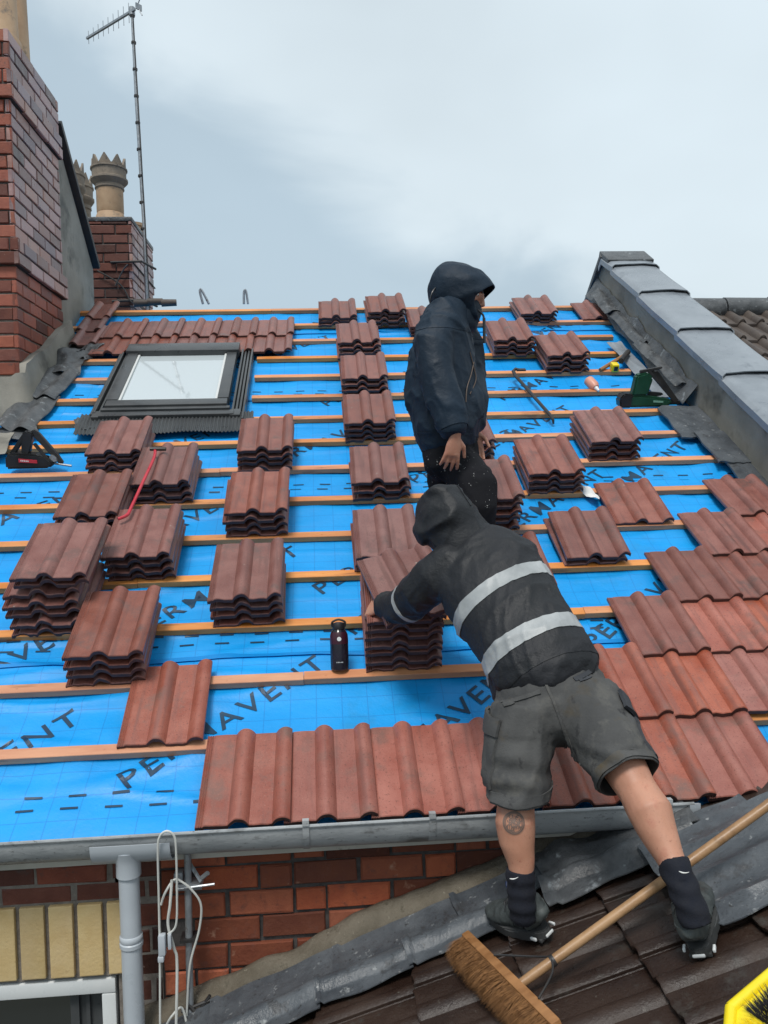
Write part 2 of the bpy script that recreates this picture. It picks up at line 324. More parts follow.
# rear wall: mortar body and laid bricks on it
WY = 2.90
bm = bmesh.new()
box2(bm, (-3.2, WY+.012, -6.19), (-1.62, WY+.25, -1.30)); box2(bm, (-.775, WY+.012, -6.19), (XRT, WY+.25, -1.30))
box2(bm, (-1.62, WY+.012, -1.717), (-.775, WY+.25, -1.30)); box2(bm, (-1.62, WY+.012, -6.19), (-.775, WY+.25, -2.9))
w_ = obj('wall', bm, M['mortar_dark'], house, smooth=False)
bm = bmesh.new()
bricks(bm, (-.615, WY, -3.2), XR, V((0, 0, 1)), V((0, -1, 0)), 2.2, 1.93, seed=3, bond='mixed', dark=(.62, 1.12), bl=.225, bh=.081, jt=.012, ragg=.003)
brick_obj('brickwork', bm, M['brick'], w_)
bm = bmesh.new()
box2(bm, (-1.66, WY+.004, -1.437), (-.69, WY+.03, -1.30)); box2(bm, (-.775, WY+.004, -3.2), (-.62, WY+.03, -1.30))
obj('light_mortar', bm, M['mortar'], w_, smooth=False)
bm = bmesh.new()
bricks(bm, (-3.2, WY, -1.445), XR, V((0, 0, 1)), V((0, -1, 0)), 2.575, .168, seed=5, dark=(.6, .95), bl=.24, bh=.062, jt=.014, ragg=.005)
bricks(bm, (-3.2, WY, -3.2), XR, V((0, 0, 1)), V((0, -1, 0)), 1.5, 1.75, seed=6, dark=(.6, .95))
bricks(bm, (-.765, WY, -3.2), XR, V((0, 0, 1)), V((0, -1, 0)), .14, 1.75, seed=6, dark=(.4, .7), ragg=.004)
brick_obj('worn_brickwork', bm, M['brick_dark'], w_)
# yellow soldier course over the window
bm = bmesh.new(); lay = bm.loops.layers.color.new('Col')
x = -1.69; r_ = random.Random(4)
while x < -.80:
    w = r_.uniform(.076, .086); k = r_.uniform(.8, 1.08)
    n0 = len(bm.faces); box(bm, (x+w/2, WY-.001+r_.uniform(-.002, .003), -1.574), w, .03, .256, None, .004)
    bm.faces.ensure_lookup_table()
    for f in bm.faces[n0:]:
        for lp in f.loops: lp[lay] = (k, k, k*r_.uniform(.95, 1), 1)
    x += w+.017
lin = brick_obj('yellow_brick_lintel', bm, M['yellow_brick'], house)
bm = bmesh.new(); box2(bm, (-1.70, WY+.002, -1.715), (-.775, WY+.03, -1.437)); obj('lintel_mortar', bm, M['mortar'], lin, smooth=False)
# window
win = obj('window', (lambda b: (box2(b, (-1.60, WY-.005, -1.775), (-.785, WY+.06, -1.722), .006), box2(b, (-.835, WY-.005, -2.9), (-.785, WY+.06, -1.777), .006), box2(b, (-1.60, WY-.005, -2.9), (-1.55, WY+.06, -1.777), .006), box2(b, (-1.549, WY, -2.9), (-.836, WY+.06, -2.85)), b)[-1])(bmesh.new()), M['upvc'], house)
bm = bmesh.new(); box2(bm, (-1.549, WY+.035, -2.849), (-.955, WY+.04, -1.777)); obj('pane', bm, M['winglass'], win, smooth=False)
bm = bmesh.new(); box2(bm, (-.955, WY+.03, -2.849), (-.925, WY+.06, -1.777)); box2(bm, (-.90, WY+.03, -2.849), (-.887, WY+.06, -1.777)); box2(bm, (-.925, WY+.045, -2.849), (-.836, WY+.06, -1.777)); obj('inner_frame', bm, M['dark_metal'], win, smooth=False)
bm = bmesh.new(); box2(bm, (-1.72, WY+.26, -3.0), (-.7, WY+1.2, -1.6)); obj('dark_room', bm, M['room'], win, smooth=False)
# fascia, gutter, pipes
bm = bmesh.new(); box2(bm, (-3.2, WY-.055, -1.288), (1.33, WY-.034, -1.195), .003); box2(bm, (-3.2, WY-.033, -1.286), (1.33, WY+.02, -1.27))
obj('fascia_board', bm, M['fascia'], house)
bm = bmesh.new()
def gut(u, v):
    a = math.pi*(u); x = -3.2 + (1.262+3.2)*v
    a *= .78; c = V((x, 2.775, -1.139 - .004*math.sin(v*9)))
    nn = V((0, -math.cos(a), -math.sin(a))); return c + V((0, nn.y*.064, nn.z*.098)), nn
sheet(bm, gut, 14, 60, .004)
g_ = obj('gutter', bm, M['gutter'], house)
bm = bmesh.new()
for sgn, yy in ((-1, 2.775-.066),): tube(bm, [(-3.2, yy+.002, -1.139), (1.262, yy+.002, -1.139)], .0065, 8)
obj('gutter_lip', bm, M['gutter'], g_)
bm = bmesh.new()
def cap_(u, v):
    a = math.pi*u*.8; nn = V((0, -math.cos(a), -math.sin(a))); return V((1.245+.035*v, 2.775, -1.137)) + V((0, nn.y*.070, nn.z*.104)), nn
sheet(bm, cap_, 12, 2, .004); prism(bm, [(-.070*math.cos(math.pi*k/12*.8), -.104*math.sin(math.pi*k/12*.8)) for k in range(13)], .004, (1.282, 2.775, -1.137), V((0, 1, 0)), V((0, 0, 1)), XR)
obj('gutter_end_cap', bm, M['pipe'], g_)
for gx in (-1.9, -.10, .33, 1.16):
    bm = bmesh.new()
    def br_(u, v, gx=gx):
        a = math.pi*u*.78; nn = V((0, -math.cos(a), -math.sin(a))); return V((gx+.022*v, 2.775, -1.137)) + V((0, nn.y*.069, nn.z*.103)), nn
    sheet(bm, br_, 12, 1, .003); box2(bm, (gx, 2.700, -1.134), (gx+.022, 2.722, -1.116))
    obj('gutter_bracket', bm, M['gutter'], g_)
# outlet and downpipe
bm = bmesh.new()
def ou(u, v):
    a = math.pi*u*.78; nn = V((0, -math.cos(a), -math.sin(a))); return V((-.80+.26*v, 2.775, -1.165)) + V((0, nn.y*.073, nn.z*.082)), nn
sheet(bm, ou, 12, 2, .004)
lathe(bm, [(.055, 0), (.048, -.02), (.041, -.045), (.041, -.09)], Matrix.Translation((-.690, 2.76, -1.20)), 20)
obj('gutter_outlet', bm, M['pipe'], g_)
bm = bmesh.new(); lathe(bm, [(.034, -1.25), (.0345, -2.0), (.034, -6.1)], Matrix.Translation((-.690, 2.76, 0)), 24)
dp = obj('downpipe', bm, M['pipe'], house)
bm = bmesh.new()
lathe(bm, [(.0345, -1.492), (.038, -1.496), (.0385, -1.510), (.0355, -1.515), (.039, -1.519), (.0385, -1.532), (.0345, -1.536)], Matrix.Translation((-.690, 2.76, 0)), 24, cap=False)
obj('pipe_socket', bm, M['pipe'], dp)

# ---- roof deck with membrane: hugs the battens, sags between rafters, creased here and there
def memh(u, s):
    k = (s/G) % 1.0; sag = -.006*math.sin(math.pi*k)**2*(1 + .8*nz3((u*1.3, s*.9, 0), 1, 3))
    wr = .0055*nz3((u*3.2, s*8.5, 0), 1, 1) + .003*nz3((u*9, s*16, 2), 1, 2)
    cr = nz3((u*1.1, s*6.5, 5), 1, 4); cr = .016*max(0, .15-abs(cr))/.15 * (0.40+max(0, nz3((u*.9, s*.7, 9), 1, 5))*1.6)
    return sag + wr + cr - .004 - .004*math.sin(math.pi*((u+.1)/.42 % 1.0))**2*(1+nz3((u, s*.8, 3), 1, 11))
def mem_mesh(bm, u0, u1, s0, s1, du=.03, ds=.0144, hole=None):
    uvl = bm.loops.layers.uv.verify(); nu = int((u1-u0)/du); ns = int((s1-s0)/ds); g = []
    for j in range(ns+1):
        s = s0+(s1-s0)*j/ns
        g.append([(bm.verts.new(RW(u0+(u1-u0)*i/nu, s, memh(u0+(u1-u0)*i/nu, s))), (u0+(u1-u0)*i/nu, s)) for i in range(nu+1)])
    for j in range(ns):
        for i in range(nu):
            q = (g[j][i], g[j][i+1], g[j+1][i+1], g[j+1][i])
            if hole and hole(q[0][1][0], q[0][1][1]): continue
            f = bm.faces.new([x[0] for x in q])
            for lp, x in zip(f.loops, q): lp[uvl].uv = (x[1][0]+20, x[1][1]+20)
bm = bmesh.new(); mem_mesh(bm, XL, XRT, -.015, 5.33)
# eaves drip of the membrane and the turn over the ridge
uvl = bm.loops.layers.uv.verify()
def strip(fn, nu, nv):
    g = [[bm.verts.new(fn(i/nu, j/nv)) for i in range(nu+1)] for j in range(nv+1)]
    for j in range(nv):
        for i in range(nu):
            f = bm.faces.new((g[j][i], g[j][i+1], g[j+1][i+1], g[j+1][i]))
            for lp in f.loops: lp[uvl].uv = (lp.vert.co.x+20, lp.vert.co.z+20)
strip(lambda a, b: RW(XL+(XRT-XL)*a, -.015, memh(XL+(XRT-XL)*a, -.015)) + V((0, -.020*b, -(.012+.010*nz3((a*40, 0, 0), 1, 3)+.022)*b)), 150, 3)
strip(lambda a, b: RW(XL+(XRT-XL)*a, 5.33, memh(XL+(XRT-XL)*a, 5.33)) + V((0, .9*b, .016*math.sin(min(1, b*6)*math.pi)*(1+nz3((a*30, 0, 0), 1, 4)) - .45*b)), 150, 12)
memb = obj('roof_membrane', bm, M['membrane'], house, sharp=70, normals=False)
# overlap seams of the membrane courses
bm = bmesh.new()
for s in (.83, 2.12, 3.42, 4.70):
    def fn(a, b, s=s):
        u = XL+.02+(XRT-XL-.04)*a; ss = s+.012*nz3((u*1.5, 0, s), 1, 6)+.030*b; return RW(u, ss, memh(u, ss)+.0055*(1-b)+.002), NR
    sheet(bm, fn, 160, 2, .001)
obj('membrane_overlap', bm, M['membrane'], memb, sharp=70)
# rafters, boarding and the rear slope under it
bm = bmesh.new()
box(bm, RW((XL+XRT)/2, 2.67, -.045), XRT-XL, 5.32, .03, (XR, UP, NR))
box2(bm, (XL, 7.40, -1.3), (XRT, 7.46, 1.53)); box(bm, V(((XL+XRT)/2, 9.2, .33)), XRT-XL, 4.2, .05, (XR, V((0, CA, -SA)), V((0, SA, CA))))
obj('roof_deck', bm, M['ply'], house, smooth=False)
# printed lettering
def lettering():
    dash = bmesh.new()
    def word(txt, u, s, ang, size, mirror=False):
        cu = bpy.data.curves.new('lettering', 'FONT'); cu.body = txt; cu.size = size; cu.resolution_u = 3; cu.space_character = 1.18; cu.offset = .0010
        o = bpy.data.objects.new('lettering', cu); C.objects.link(o)
        me = bpy.data.meshes.new_from_object(o.evaluated_get(bpy.context.evaluated_depsgraph_get()))
        b = bmesh.new(); b.from_mesh(me)
        # cut into small pieces so that it follows the creases
        xs = [v.co.x for v in b.verts]; ys = [v.co.y for v in b.verts]
        q = min(xs)
        while q < max(xs):
            bmesh.ops.bisect_plane(b, geom=b.verts[:]+b.edges[:]+b.faces[:], plane_co=(q, 0, 0), plane_no=(1, 0, 0)); q += .02
        q = min(ys)
        while q < max(ys):
            bmesh.ops.bisect_plane(b, geom=b.verts[:]+b.edges[:]+b.faces[:], plane_co=(0, q, 0), plane_no=(0, 1, 0)); q += .02
        out = bmesh.new(); c, s_ = math.cos(ang), math.sin(ang); mp_ = {}
        for v in b.verts:
            x, y = v.co.x*1.22, v.co.y
            uu = u+c*x-s_*y; ss = s+s_*x+c*y
            mp_[v] = (uu, ss)
        nv = {}
        for v, (uu, ss) in mp_.items():
            nv[v] = out.verts.new(RW(uu, ss, memh(uu, ss)+.0030))
        for f in b.faces:
            if all(XL < mp_[v][0] < XRT-.04 and 0 < mp_[v][1] < 5.3 for v in f.verts): out.faces.new([nv[v] for v in f.verts])
        b.free(); bpy.data.objects.remove(o)
        bmesh.ops.delete(out, geom=[v for v in out.verts if not v.link_faces], context='VERTS')
        if len(out.faces): obj('printed_word', out, M['ink'], memb, smooth=False, normals=False)
        else: out.free()
    a = math.radians(39)
    for (u, s) in ((-1.72, -.08), (-.745, .165), (.12, .10), (-1.75, .52+.0), (-.86, 1.00), (.12, .95), (1.20, .80), (-2.05, 1.68), (-1.13, 1.58), (-.02, 1.25), (.98, 1.70), (1.62, 2.02), (.55, 2.25), (-.30, 2.50), (-1.3, 2.45), (1.02, 2.60), (.05, 3.32), (1.30, 3.35), (-.62, 4.00), (1.45, 4.25), (-.35, 4.62)):
        word('PERMAVENT', u, s, a, .125)
    for s in (.10, .93, 2.22, 3.52, 4.80):                        # dashes along the laps
        u = XL+.05
        while u < XRT-.1:
            for ds in (0, .055):
                bb = []
                for (x, y) in ((0, 0), (.05, 0), (.10, 0), (.10, .009), (.05, .009), (0, .009)):
                    uu = u+x*.62+ds*.3; ss = s+y+ds; bb.append(dash.verts.new(RW(uu, ss, memh(uu, ss)+.0035)))
                dash.faces.new(bb)
            u += .155
    return dash
_d = obj('printed_dashes', lettering(), M['ink'], memb, smooth=False, normals=False); _d['kind'] = 'stuff'
# battens
def batten(s, u0, u1, seed):
    bm = bmesh.new(); n = max(2, int((u1-u0)/.12)); hs, ht = .024, .030
    prof = [(-hs, 0), (-hs, ht-.002), (-hs+.002, ht), (hs-.002, ht), (hs, ht-.002), (hs, 0)]; rings = []
    for i in range(n+1):
        u = u0+(u1-u0)*i/n; e = .0022*nz3((u*1.7, s, 0), 1, seed); rings.append([bm.verts.new(RW(u, s+x+e+.001*nz3((u*8, x*50, s), 1, 2), y+.002)) for x, y in prof])
    for a, b in zip(rings, rings[1:]):
        for k in range(6): bm.faces.new((a[k], a[(k+1) % 6], b[(k+1) % 6], b[k]))
    bm.faces.new(rings[0]); bm.faces.new(rings[-1][::-1])
    q = u0+.1-(u0+.1) % .42
    while q < u1:
        if q > u0+.02:
            T = RM(q+rnd.uniform(-.01, .01), s+rnd.uniform(-.008, .008), ht+.0015); n0 = len(bm.faces); lathe(bm, [(.0045, 0), (.0048, .0016)], T, 8); bm.faces.ensure_lookup_table()
            for f in bm.faces[n0:]: f.material_index = 1
        q += .42
    me_o = obj('batten', bm, [M['batten'], M['steel']], house, sharp=30); return me_o
bs = {1: .347, 2: .687, 3: 1.03, 4: 1.38, 5: 1.724, 6: 2.076, 7: 2.421, 8: 2.765, 9: 3.092, 10: 3.428, 11: 3.778, 12: 4.126, 13: 4.484, 14: 4.84, 15: 5.214}
ends = {9: 2.60, 10: 2.30, 11: 2.36, 12: 2.40, 13: 2.45, 14: 2.58, 15: 2.58, 8: 2.50, 7: 2.58}
for k, s in bs.items():
    s -= .012; r1 = ends.get(k, 2.58)
    l0 = {8: -2.0, 9: -1.92, 10: -1.90, 11: -1.88, 12: -1.86}.get(k, -2.2)
    if 9 <= k <= 12:
        batten(s, l0, -1.50, k); batten(s, -.47, r1, k+20)
    else:
        cut = {1: .9, 2: -.1, 3: 1.2, 4: -.9, 5: .7, 6: 1.5, 7: -.6, 8: .6, 13: .2, 14: 1.1, 15: -.4}[k]
        batten(s, l0, cut-.001, k); batten(s+.003, cut+.001, r1, k+40)
batten(4.80-.02, -1.7, -1.40, 77)

# ---- skylight
sk = obj('skylight', (lambda b: (
    box(b, RW(-1.017, 3.215, .075), .80, .085, .055, (XR, UP, NR), .008),             # bottom cover
    box(b, RW(-1.017, 3.155, .045), .84, .035, .085, (XR, UP, NR), .005),
    box(b, RW(-1.383, 3.66, .070), .075, .80, .07, (XR, UP, NR), .006),
    box(b, RW(-.650, 3.66, .070), .075, .80, .07, (XR, UP, NR), .006),
    box(b, RW(-1.017, 4.135, .090), .84, .15, .07, (XR, UP, NR), .012), b)[-1])(bmesh.new()), M['dark_metal'], house)
bm = bmesh.new(); box(bm, RW(-1.017, 3.66, .074), .66, .80, .012, (XR, UP, NR)); obj('pane', bm, M['skyglass'], sk, smooth=False)
bm = bmesh.new()
box(bm, RW(-1.337, 3.66, .088), .014, .79, .012, (XR, UP, NR)); box(bm, RW(-.696, 3.66, .088), .014, .79, .012, (XR, UP, NR)); box(bm, RW(-1.017, 3.268, .086), .64, .016, .012, (XR, UP, NR))
obj('inner_seal', bm, M['white_frame'], sk)
for grp, pan in ((((-1.452, 3.10, 4.20), (-1.475, 3.12, 4.15), (-1.497, 3.12, 4.15)), (-1.475, .075, 1.0)), (((-.578, 3.10, 4.20), (-.555, 3.12, 4.2), (-.53, 3.1, 4.2), (-.505, 3.0, 4.2)), (-.54, .09, 1.1))):
    bm = bmesh.new()
    for (x, s0_, s1_) in grp: box(bm, RW(x, (s0_+s1_)/2, .045+.012*math.cos(x*400)), .014, s1_-s0_, .05, (XR, UP, NR), .003)
    box(bm, RW(pan[0], 3.66, .030), pan[1], pan[2], .01, (XR, UP, NR)); obj('side_flashing', bm, M['dark_metal'], sk)
bm = bmesh.new()
def ap(a, b):
    u = -1.56+1.12*a; s = 3.135 - (.25+.03*nz3((u*3, 0, 0), 1, 8))*b
    return RW(u, s, .058-.018*b + .005*math.sin(u*2*math.pi/.024) + .010*nz3((u*5, s*3, 0), 1, 2)*b), NR
sheet(bm, ap, 330, 10, .002); obj('pleated_apron', bm, M['dark_metal'], sk)
bm = bmesh.new(); box(bm, RW(-1.017, 3.10, .062), .90, .06, .03, (XR, UP, NR), .006); box(bm, RW(-1.46, 3.105, .05), .05, .09, .05, (XR, UP, NR), .006); box(bm, RW(-.56, 3.11, .05), .07, .09, .04, (XR, UP, NR), .006)
obj('bottom_flashing', bm, M['dark_metal'], sk)

# ============================================================ LEFT CHIMNEY, wall, second chimney
X1 = -2.02
ch = thing('chimney', 'large red brick chimney at the left with two tall buff pots', 'chimney', (-2.5, 6.2, .5))
bm = bmesh.new(); box2(bm, (-3.4, 5.70+.012, -1.0), (X1-.012, 6.70-.012, 3.13)); obj('chimney_core', bm, M['mortar'], ch, smooth=False)
Zv = V((0, 0, 1))
def chim(x1, y0, y1, zb, bands, mf, ms, parent, sd, xl, kw, dk=(.62, 1.1)):
    f = bmesh.new(); s = bmesh.new(); core = bmesh.new()
    for (z0, z1, e) in bands:
        bricks(f, (xl, y0-e, z0), XR, Zv, V((0, -1, 0)), x1+e-xl, z1-z0, seed=sd, dark=dk, depth=.03, **kw)
        bricks(s, (x1+e, y0-e, z0), V((0, 1, 0)), Zv, XR, y1-y0+2*e, z1-z0, seed=sd+1, dark=(.72, 1.1), depth=.03, **kw)
        if e > 0: box2(core, (xl, y0-e+.012, z0), (x1+e-.012, y1+e, z1-.008))
        sd += 5
    brick_obj('front_brickwork', f, mf, parent); brick_obj('side_brickwork', s, ms, parent)
    if len(core.verts): obj('corbel_core', core, M['mortar_dark'], parent, smooth=False)
    else: core.free()
kw1 = dict(bl=.235, bh=.080, jt=.0125)
chim(X1, 5.70, 6.70, 0, [(0.73, 1.56, 0)], M['brick_dark'], M['brick_dark'], ch, 11, -3.4, kw1)
chim(X1, 5.70, 6.70, 0, [(1.56, 1.745, .035), (1.745, 2.67, .008), (2.67, 2.855, .035), (2.855, 3.13, .018)], M['brick_dark'], M['brick_wet'], ch, 31, -3.4, kw1)
bm = bmesh.new()      # sloping cement skirt where chimney meets the roof
def sk1(a, b):
    L1, L2 = 1.3, 1.12; d = a*(L1+L2); cr_ = .06
    if d < L1-cr_: x, y, nn = X1+.05-(L1-d), 5.64, V((0, -1, 0)); zt = .80
    elif d > L1+cr_: x, y, nn = X1+.05, 5.64+(d-L1), XR; zt = -1.164+(y-2.829)*.612+.30-.13*(y-5.64)
    else:
        t = (d-L1+cr_)/(2*cr_)*math.pi/2; nn = V((math.sin(t), -math.cos(t), 0)); x = X1+.05-cr_+cr_*math.sin(t); y = 5.64+cr_-cr_*math.cos(t); zt = .82
    lo = min(-1.164+(y-2.829)*.612-.05, 1e9); z = lo+(zt-lo+.02*nz3((x*5, y*5, 0), 1, 3))*b; e = .055*(1-b)**1.5 + .014*nz3((x*4, y*4, z*4), 1, 2)
    return V((x, y, z)) + nn*e, nn
sheet(bm, sk1, 80, 10, .055)
obj('cement_skirt', bm, M['fillet'] if 0 else M['render'], ch, sharp=60)
for i, (x, y, z0, z1, r) in enumerate(((-2.1794, 5.95, 3.13, 3.95, .15), (-2.2075, 6.42, 3.13, 3.9, .10))):
    bm = bmesh.new(); lathe(bm, [(r+.02, z0-.02), (r+.015, z0+.05), (r, z0+.07), (r-.012, z1-.1), (r+.01, z1-.08), (r+.01, z1)], Matrix.Translation((x, y, 0)), 28)
    obj('chimney_pot', bm, M['clay'], ch)
# lead and tile scraps down the valley beside the chimney
bm = bmesh.new()
def lead_piece(bm, u0, s0, u1, s1, w, seed, rolls=1, amp=.02, t=.004, o=.03, n=(10, 14)):
    """strip from (u0,s0) down-left to (u1,s1); w = width across; rolls = raised tile-like rolls"""
    p0 = V((u0, s0, 0)); p1 = V((u1, s1, 0)); d = (p1-p0); L = d.length; d.normalize(); c = V((-d.y, d.x, 0))
    def fn(a, b):
        q = p0 + d*(L*b) + c*(w*(a-.5)) + c*(.015*nz3((b*3, a*2, 0), 1, seed)) + d*(.03*nz3((a*4, b, 1), 1, seed+1))*(1 if b in (0, 1) else .3)
        h = o + .035*abs(math.sin(math.pi*a*rolls))**1.5*(1 if rolls else 0) + amp*nz3((a*2.2, b*L*6, 0), 1, seed+2) + amp*.35*nz3((a*6, b*L*16, 0), 1, seed+3)
        return RW(q.x, q.y, max(.01, h)), NR
    sheet(bm, fn, n[0]*2, n[1]*2, t)
lead_piece(bm, -1.86, 3.85, -1.93, 3.42, .26, 3, 2, .012, o=.05); lead_piece(bm, -1.92, 3.50, -1.97, 2.98, .28, 5, 2, .012, o=.035)
lead_piece(bm, -1.90, 4.25, -1.88, 3.80, .28, 8, 1, .045, o=.05); lead_piece(bm, -1.90, 4.45, -1.92, 4.18, .22, 11, 0, .045, o=.05)
lead_piece(bm, -1.99, 3.06, -1.92, 2.86, .30, 14, 0, .03, o=.03); lead_piece(bm, -1.74, 4.42, -1.82, 4.10, .16, 15, 0, .04, o=.05)
obj('valley_lead', bm, M['lead_dark'], ch, sharp=70)
bm = bmesh.new(); lead_piece(bm, -1.72, 4.22, -1.50, 4.19, .05, 71, 0, .008, o=.06); lead_piece(bm, -1.55, 3.12, -1.50, 2.95, .12, 72, 0, .02, o=.045)
obj('crumpled_flashing', bm, M['lead_dark'], sk, sharp=70)
bm = bmesh.new(); lead_piece(bm, -2.1, 2.90, -2.06, 2.60, .34, 21, 0, .02, o=.05); obj('cement_and_lead_foot', bm, M['render'], ch, sharp=70)

pw = thing('gable_wall', 'grey rendered gable wall with dark sloping coping between the two left chimneys', 'wall', (-2.1, 7, 1))
bm = bmesh.new(); XW = -2.04
prism(bm, [(6.72, -1), (7.70, -1), (7.70, 2.06), (6.72, 2.915)], .25, (XW-.125, 0, 0), V((0, 1, 0)), Zv, XR); obj('rendered_face', bm, M['render'], pw, smooth=False)
bm = bmesh.new(); d_ = V((0, 1.5, -1.31)).normalized(); n_ = V((0, 1.31, 1.5)).normalized()
box(bm, V((XW-.11, 7.22, 2.508))+n_*.03, .33, 1.34, .05, (XR, d_, n_), .01); obj('coping', bm, M['iron'], pw)

c2 = thing('chimney', 'smaller sooty brick chimney behind the ridge with crown pots', 'chimney', (-2.3, 8.7, 1.3))
bm = bmesh.new(); box2(bm, (-3.2, 8.312, -1), (-1.832, 9.29, 2.69)); obj('chimney_core', bm, M['mortar_dark'], c2, smooth=False)
chim(-1.82, 8.30, 9.30, 0, [(1.3, 2.20, 0), (2.20, 2.69, .012)], M['brick_dark'], M['brick_wet'], c2, 71, -3.2, kw1, (.35, .75))
bm = bmesh.new(); box2(bm, (-3.2, 8.28, 2.69), (-1.80, 9.32, 2.735), .012); obj('cement_cap', bm, M['lead_dark'], c2)
def crown_pot(x, y, z0, h, R, m1='clay', m2='clay_dark', name='chimney_pot', parent=None):
    T = Matrix.Translation((x, y, z0)); bm = bmesh.new()
    lathe(bm, [(R*1.0, -.02), (R*.95, .02), (R*.78, .10*h/.72), (R*.74, .12*h/.72), (R*.76, .13*h/.72), (R*.76, .40*h/.72)], T, 28)
    po = obj(name, bm, M[m1], parent)
    bm = bmesh.new(); s = h/.72
    lathe(bm, [(R*.74, .37*s), (R*.83, .385*s), (R*.80, .42*s), (R*.98, .455*s), (R*1.05, .47*s), (R*1.05, .49*s), (R*.95, .50*s), (R*.97, .58*s), (R*1.04, .59*s), (R*1.04, .605*s), (R*.96, .61*s), (R*.97, .625*s), (R*.86, .625*s), (R*.80, .50*s)], T, 32, cap=False)
    n = 8
    for k in range(n):          # points of the crown
        a0 = 2*math.pi*k/n
        def pt(a, rr, z): return T @ V((rr*math.cos(a), rr*math.sin(a), z))
        w = math.pi/n*.97; o_ = [bm.verts.new(pt(a0+t_, R*.97, z)) for t_, z in ((-w, .62*s), (w, .62*s), (w*.08, .72*s), (-w*.08, .72*s))]
        i_ = [bm.verts.new(pt(a0+t_, R*.84, z)) for t_, z in ((-w, .62*s), (w, .62*s), (w*.08, .72*s), (-w*.08, .72*s))]
        bm.faces.new(o_); bm.faces.new(i_[::-1])
        for q in range(4): bm.faces.new((o_[q], i_[q], i_[(q+1) % 4], o_[(q+1) % 4]))
    obj('pot_crown', bm, M[m2], po, sharp=35); return po
crown_pot(-2.0699, 8.55, 2.735, .67, .175, parent=c2)
crown_pot(-2.5900, 9.35, 2.735, .80, .145, parent=c2, m1='clay_dark')
crown_pot(-2.5880, 9.0, 2.735, .80, .150, parent=c2, m1='clay_dark')
bm = bmesh.new(); lathe(bm, [(.10, 0), (.10, .05), (.112, .06), (.112, .09), (.10, .10), (.10, .14), (.115, .15), (.115, .18)], Matrix.Translation((-1.95, 9.1, 2.735)), 22); obj('small_pot', bm, M['clay'], c2)

# aerial on the chimney
an = thing('tv_aerial', 'tall lattice mast with a comb shaped aerial strapped to the rear chimney', 'aerial', (-1.75, 8.6, 1.9))
a0, a1 = V((-1.735, 8.55, 1.75)), V((-1.78, 8.55, 4.90))
bm = bmesh.new(); tube(bm, [a0, a0.lerp(a1, .33)+V((.012, 0, 0)), a0.lerp(a1, .7)+V((-.002, 0, 0)), a1], [.020, .019, .017, .015], 10); obj('mast', bm, M['steel'], an)
bm = bmesh.new(); tube(bm, [a0+V((.03, -.02, 0)), a0.lerp(a1, .25)+V((.028, -.02, 0)), a0.lerp(a1, .6)+V((.022, -.02, 0)), a1+V((.01, -.02, -.05))], .006, 6); obj('aerial_cable', bm, M['iron'], an)
bm = bmesh.new()
for k in range(9):
    p = a0.lerp(a1, .30+k*.085); lathe(bm, [(.024, -.012), (.026, 0), (.024, .012)], Matrix.Translation(p), 10)
obj('cable_tape', bm, M['iron'], an)
b0, b1 = V((-1.74, 8.50, 4.875)), V((-2.37, 9.05, 4.875)); bd = (b1-b0).normalized()
bm = bmesh.new(); box(bm, (b0+b1)/2, (b1-b0).length, .022, .022, (bd, V((-bd.y, bd.x, 0)), Zv)); lathe(bm, [(.03, -.04), (.03, .04)], Matrix.Translation(a1+V((0, 0, -.02))), 10)
obj('boom', bm, M['steel'], an)
for k in range(9):
    bm = bmesh.new(); p = b0.lerp(b1, .12+k*.105); h = .10-.004*k; tube(bm, [p+V((0, 0, -h)), p+V((0, 0, h))], .0035, 5); obj('element', bm, M['steel'], an)
bm = bmesh.new()
for sgn in (-1, 1): tube(bm, [b0+bd*-.02+V((.01, 0, .02)), b0-bd*.11+V((0, 0, .10*sgn))], .006, 5)
box(bm, b0-bd*.06, .012, .07, .06, (bd, V((-bd.y, bd.x, 0)), Zv)); obj('reflector', bm, M['steel'], an)
bm = bmesh.new()
for z in (2.28, 1.90):
    tube(bm, [(-2.02, 8.27, z), (-1.72, 8.27, z+.01), (-1.64, 8.56, z+.01)], .012, 6); tube(bm, [(-1.80, 8.27, z), (-1.80, 9.32, z)], .008, 6)
tube(bm, spline([(-2.15, 8.265, 2.20), (-1.98, 8.262, 2.10), (-1.90, 8.262, 2.02), (-1.84, 8.262, 1.90), (-1.80, 8.27, 1.88)]), .008, 6); tube(bm, spline([(-1.98, 8.262, 2.05), (-1.90, 8.26, 2.2), (-1.85, 8.262, 2.26)]), .008, 6)
obj('mast_bracket', bm, M['iron'], an)
# bits standing behind the ridge
hk = thing('ridge_hook', 'left one of two thin bent metal hooks poking up behind the ridge', 'hook', RW(-1.05, 5.4), group='hooks behind the ridge')
bm = bmesh.new(); tube(bm, spline([(-1.0400, 7.6000, 1.7130), (-1.0640, 7.6000, 1.8220), (-1.0490, 7.6000, 1.8400), (-0.9860, 7.6000, 1.7120)], 3), .012, 6); obj('hook_rod', bm, M['steel'], hk)
hk = thing('ridge_hook', 'right one of two thin metal hooks poking up behind the ridge', 'hook', RW(-.65, 5.4), group='hooks behind the ridge')
bm = bmesh.new(); tube(bm, spline([(-0.6680, 7.6000, 1.7090), (-0.6640, 7.6000, 1.8190), (-0.6450, 7.6000, 1.8280), (-0.6310, 7.6000, 1.7090)], 3), .012, 6); obj('hook_rod', bm, M['steel'], hk)
bm = bmesh.new()
for k in range(3):
    cc = RW(-1.62+k*.12, 5.40, .035+.01*(k % 2)); tube(bm, [cc, cc+V((.13, .01, .004))], [.034, .03], 10)
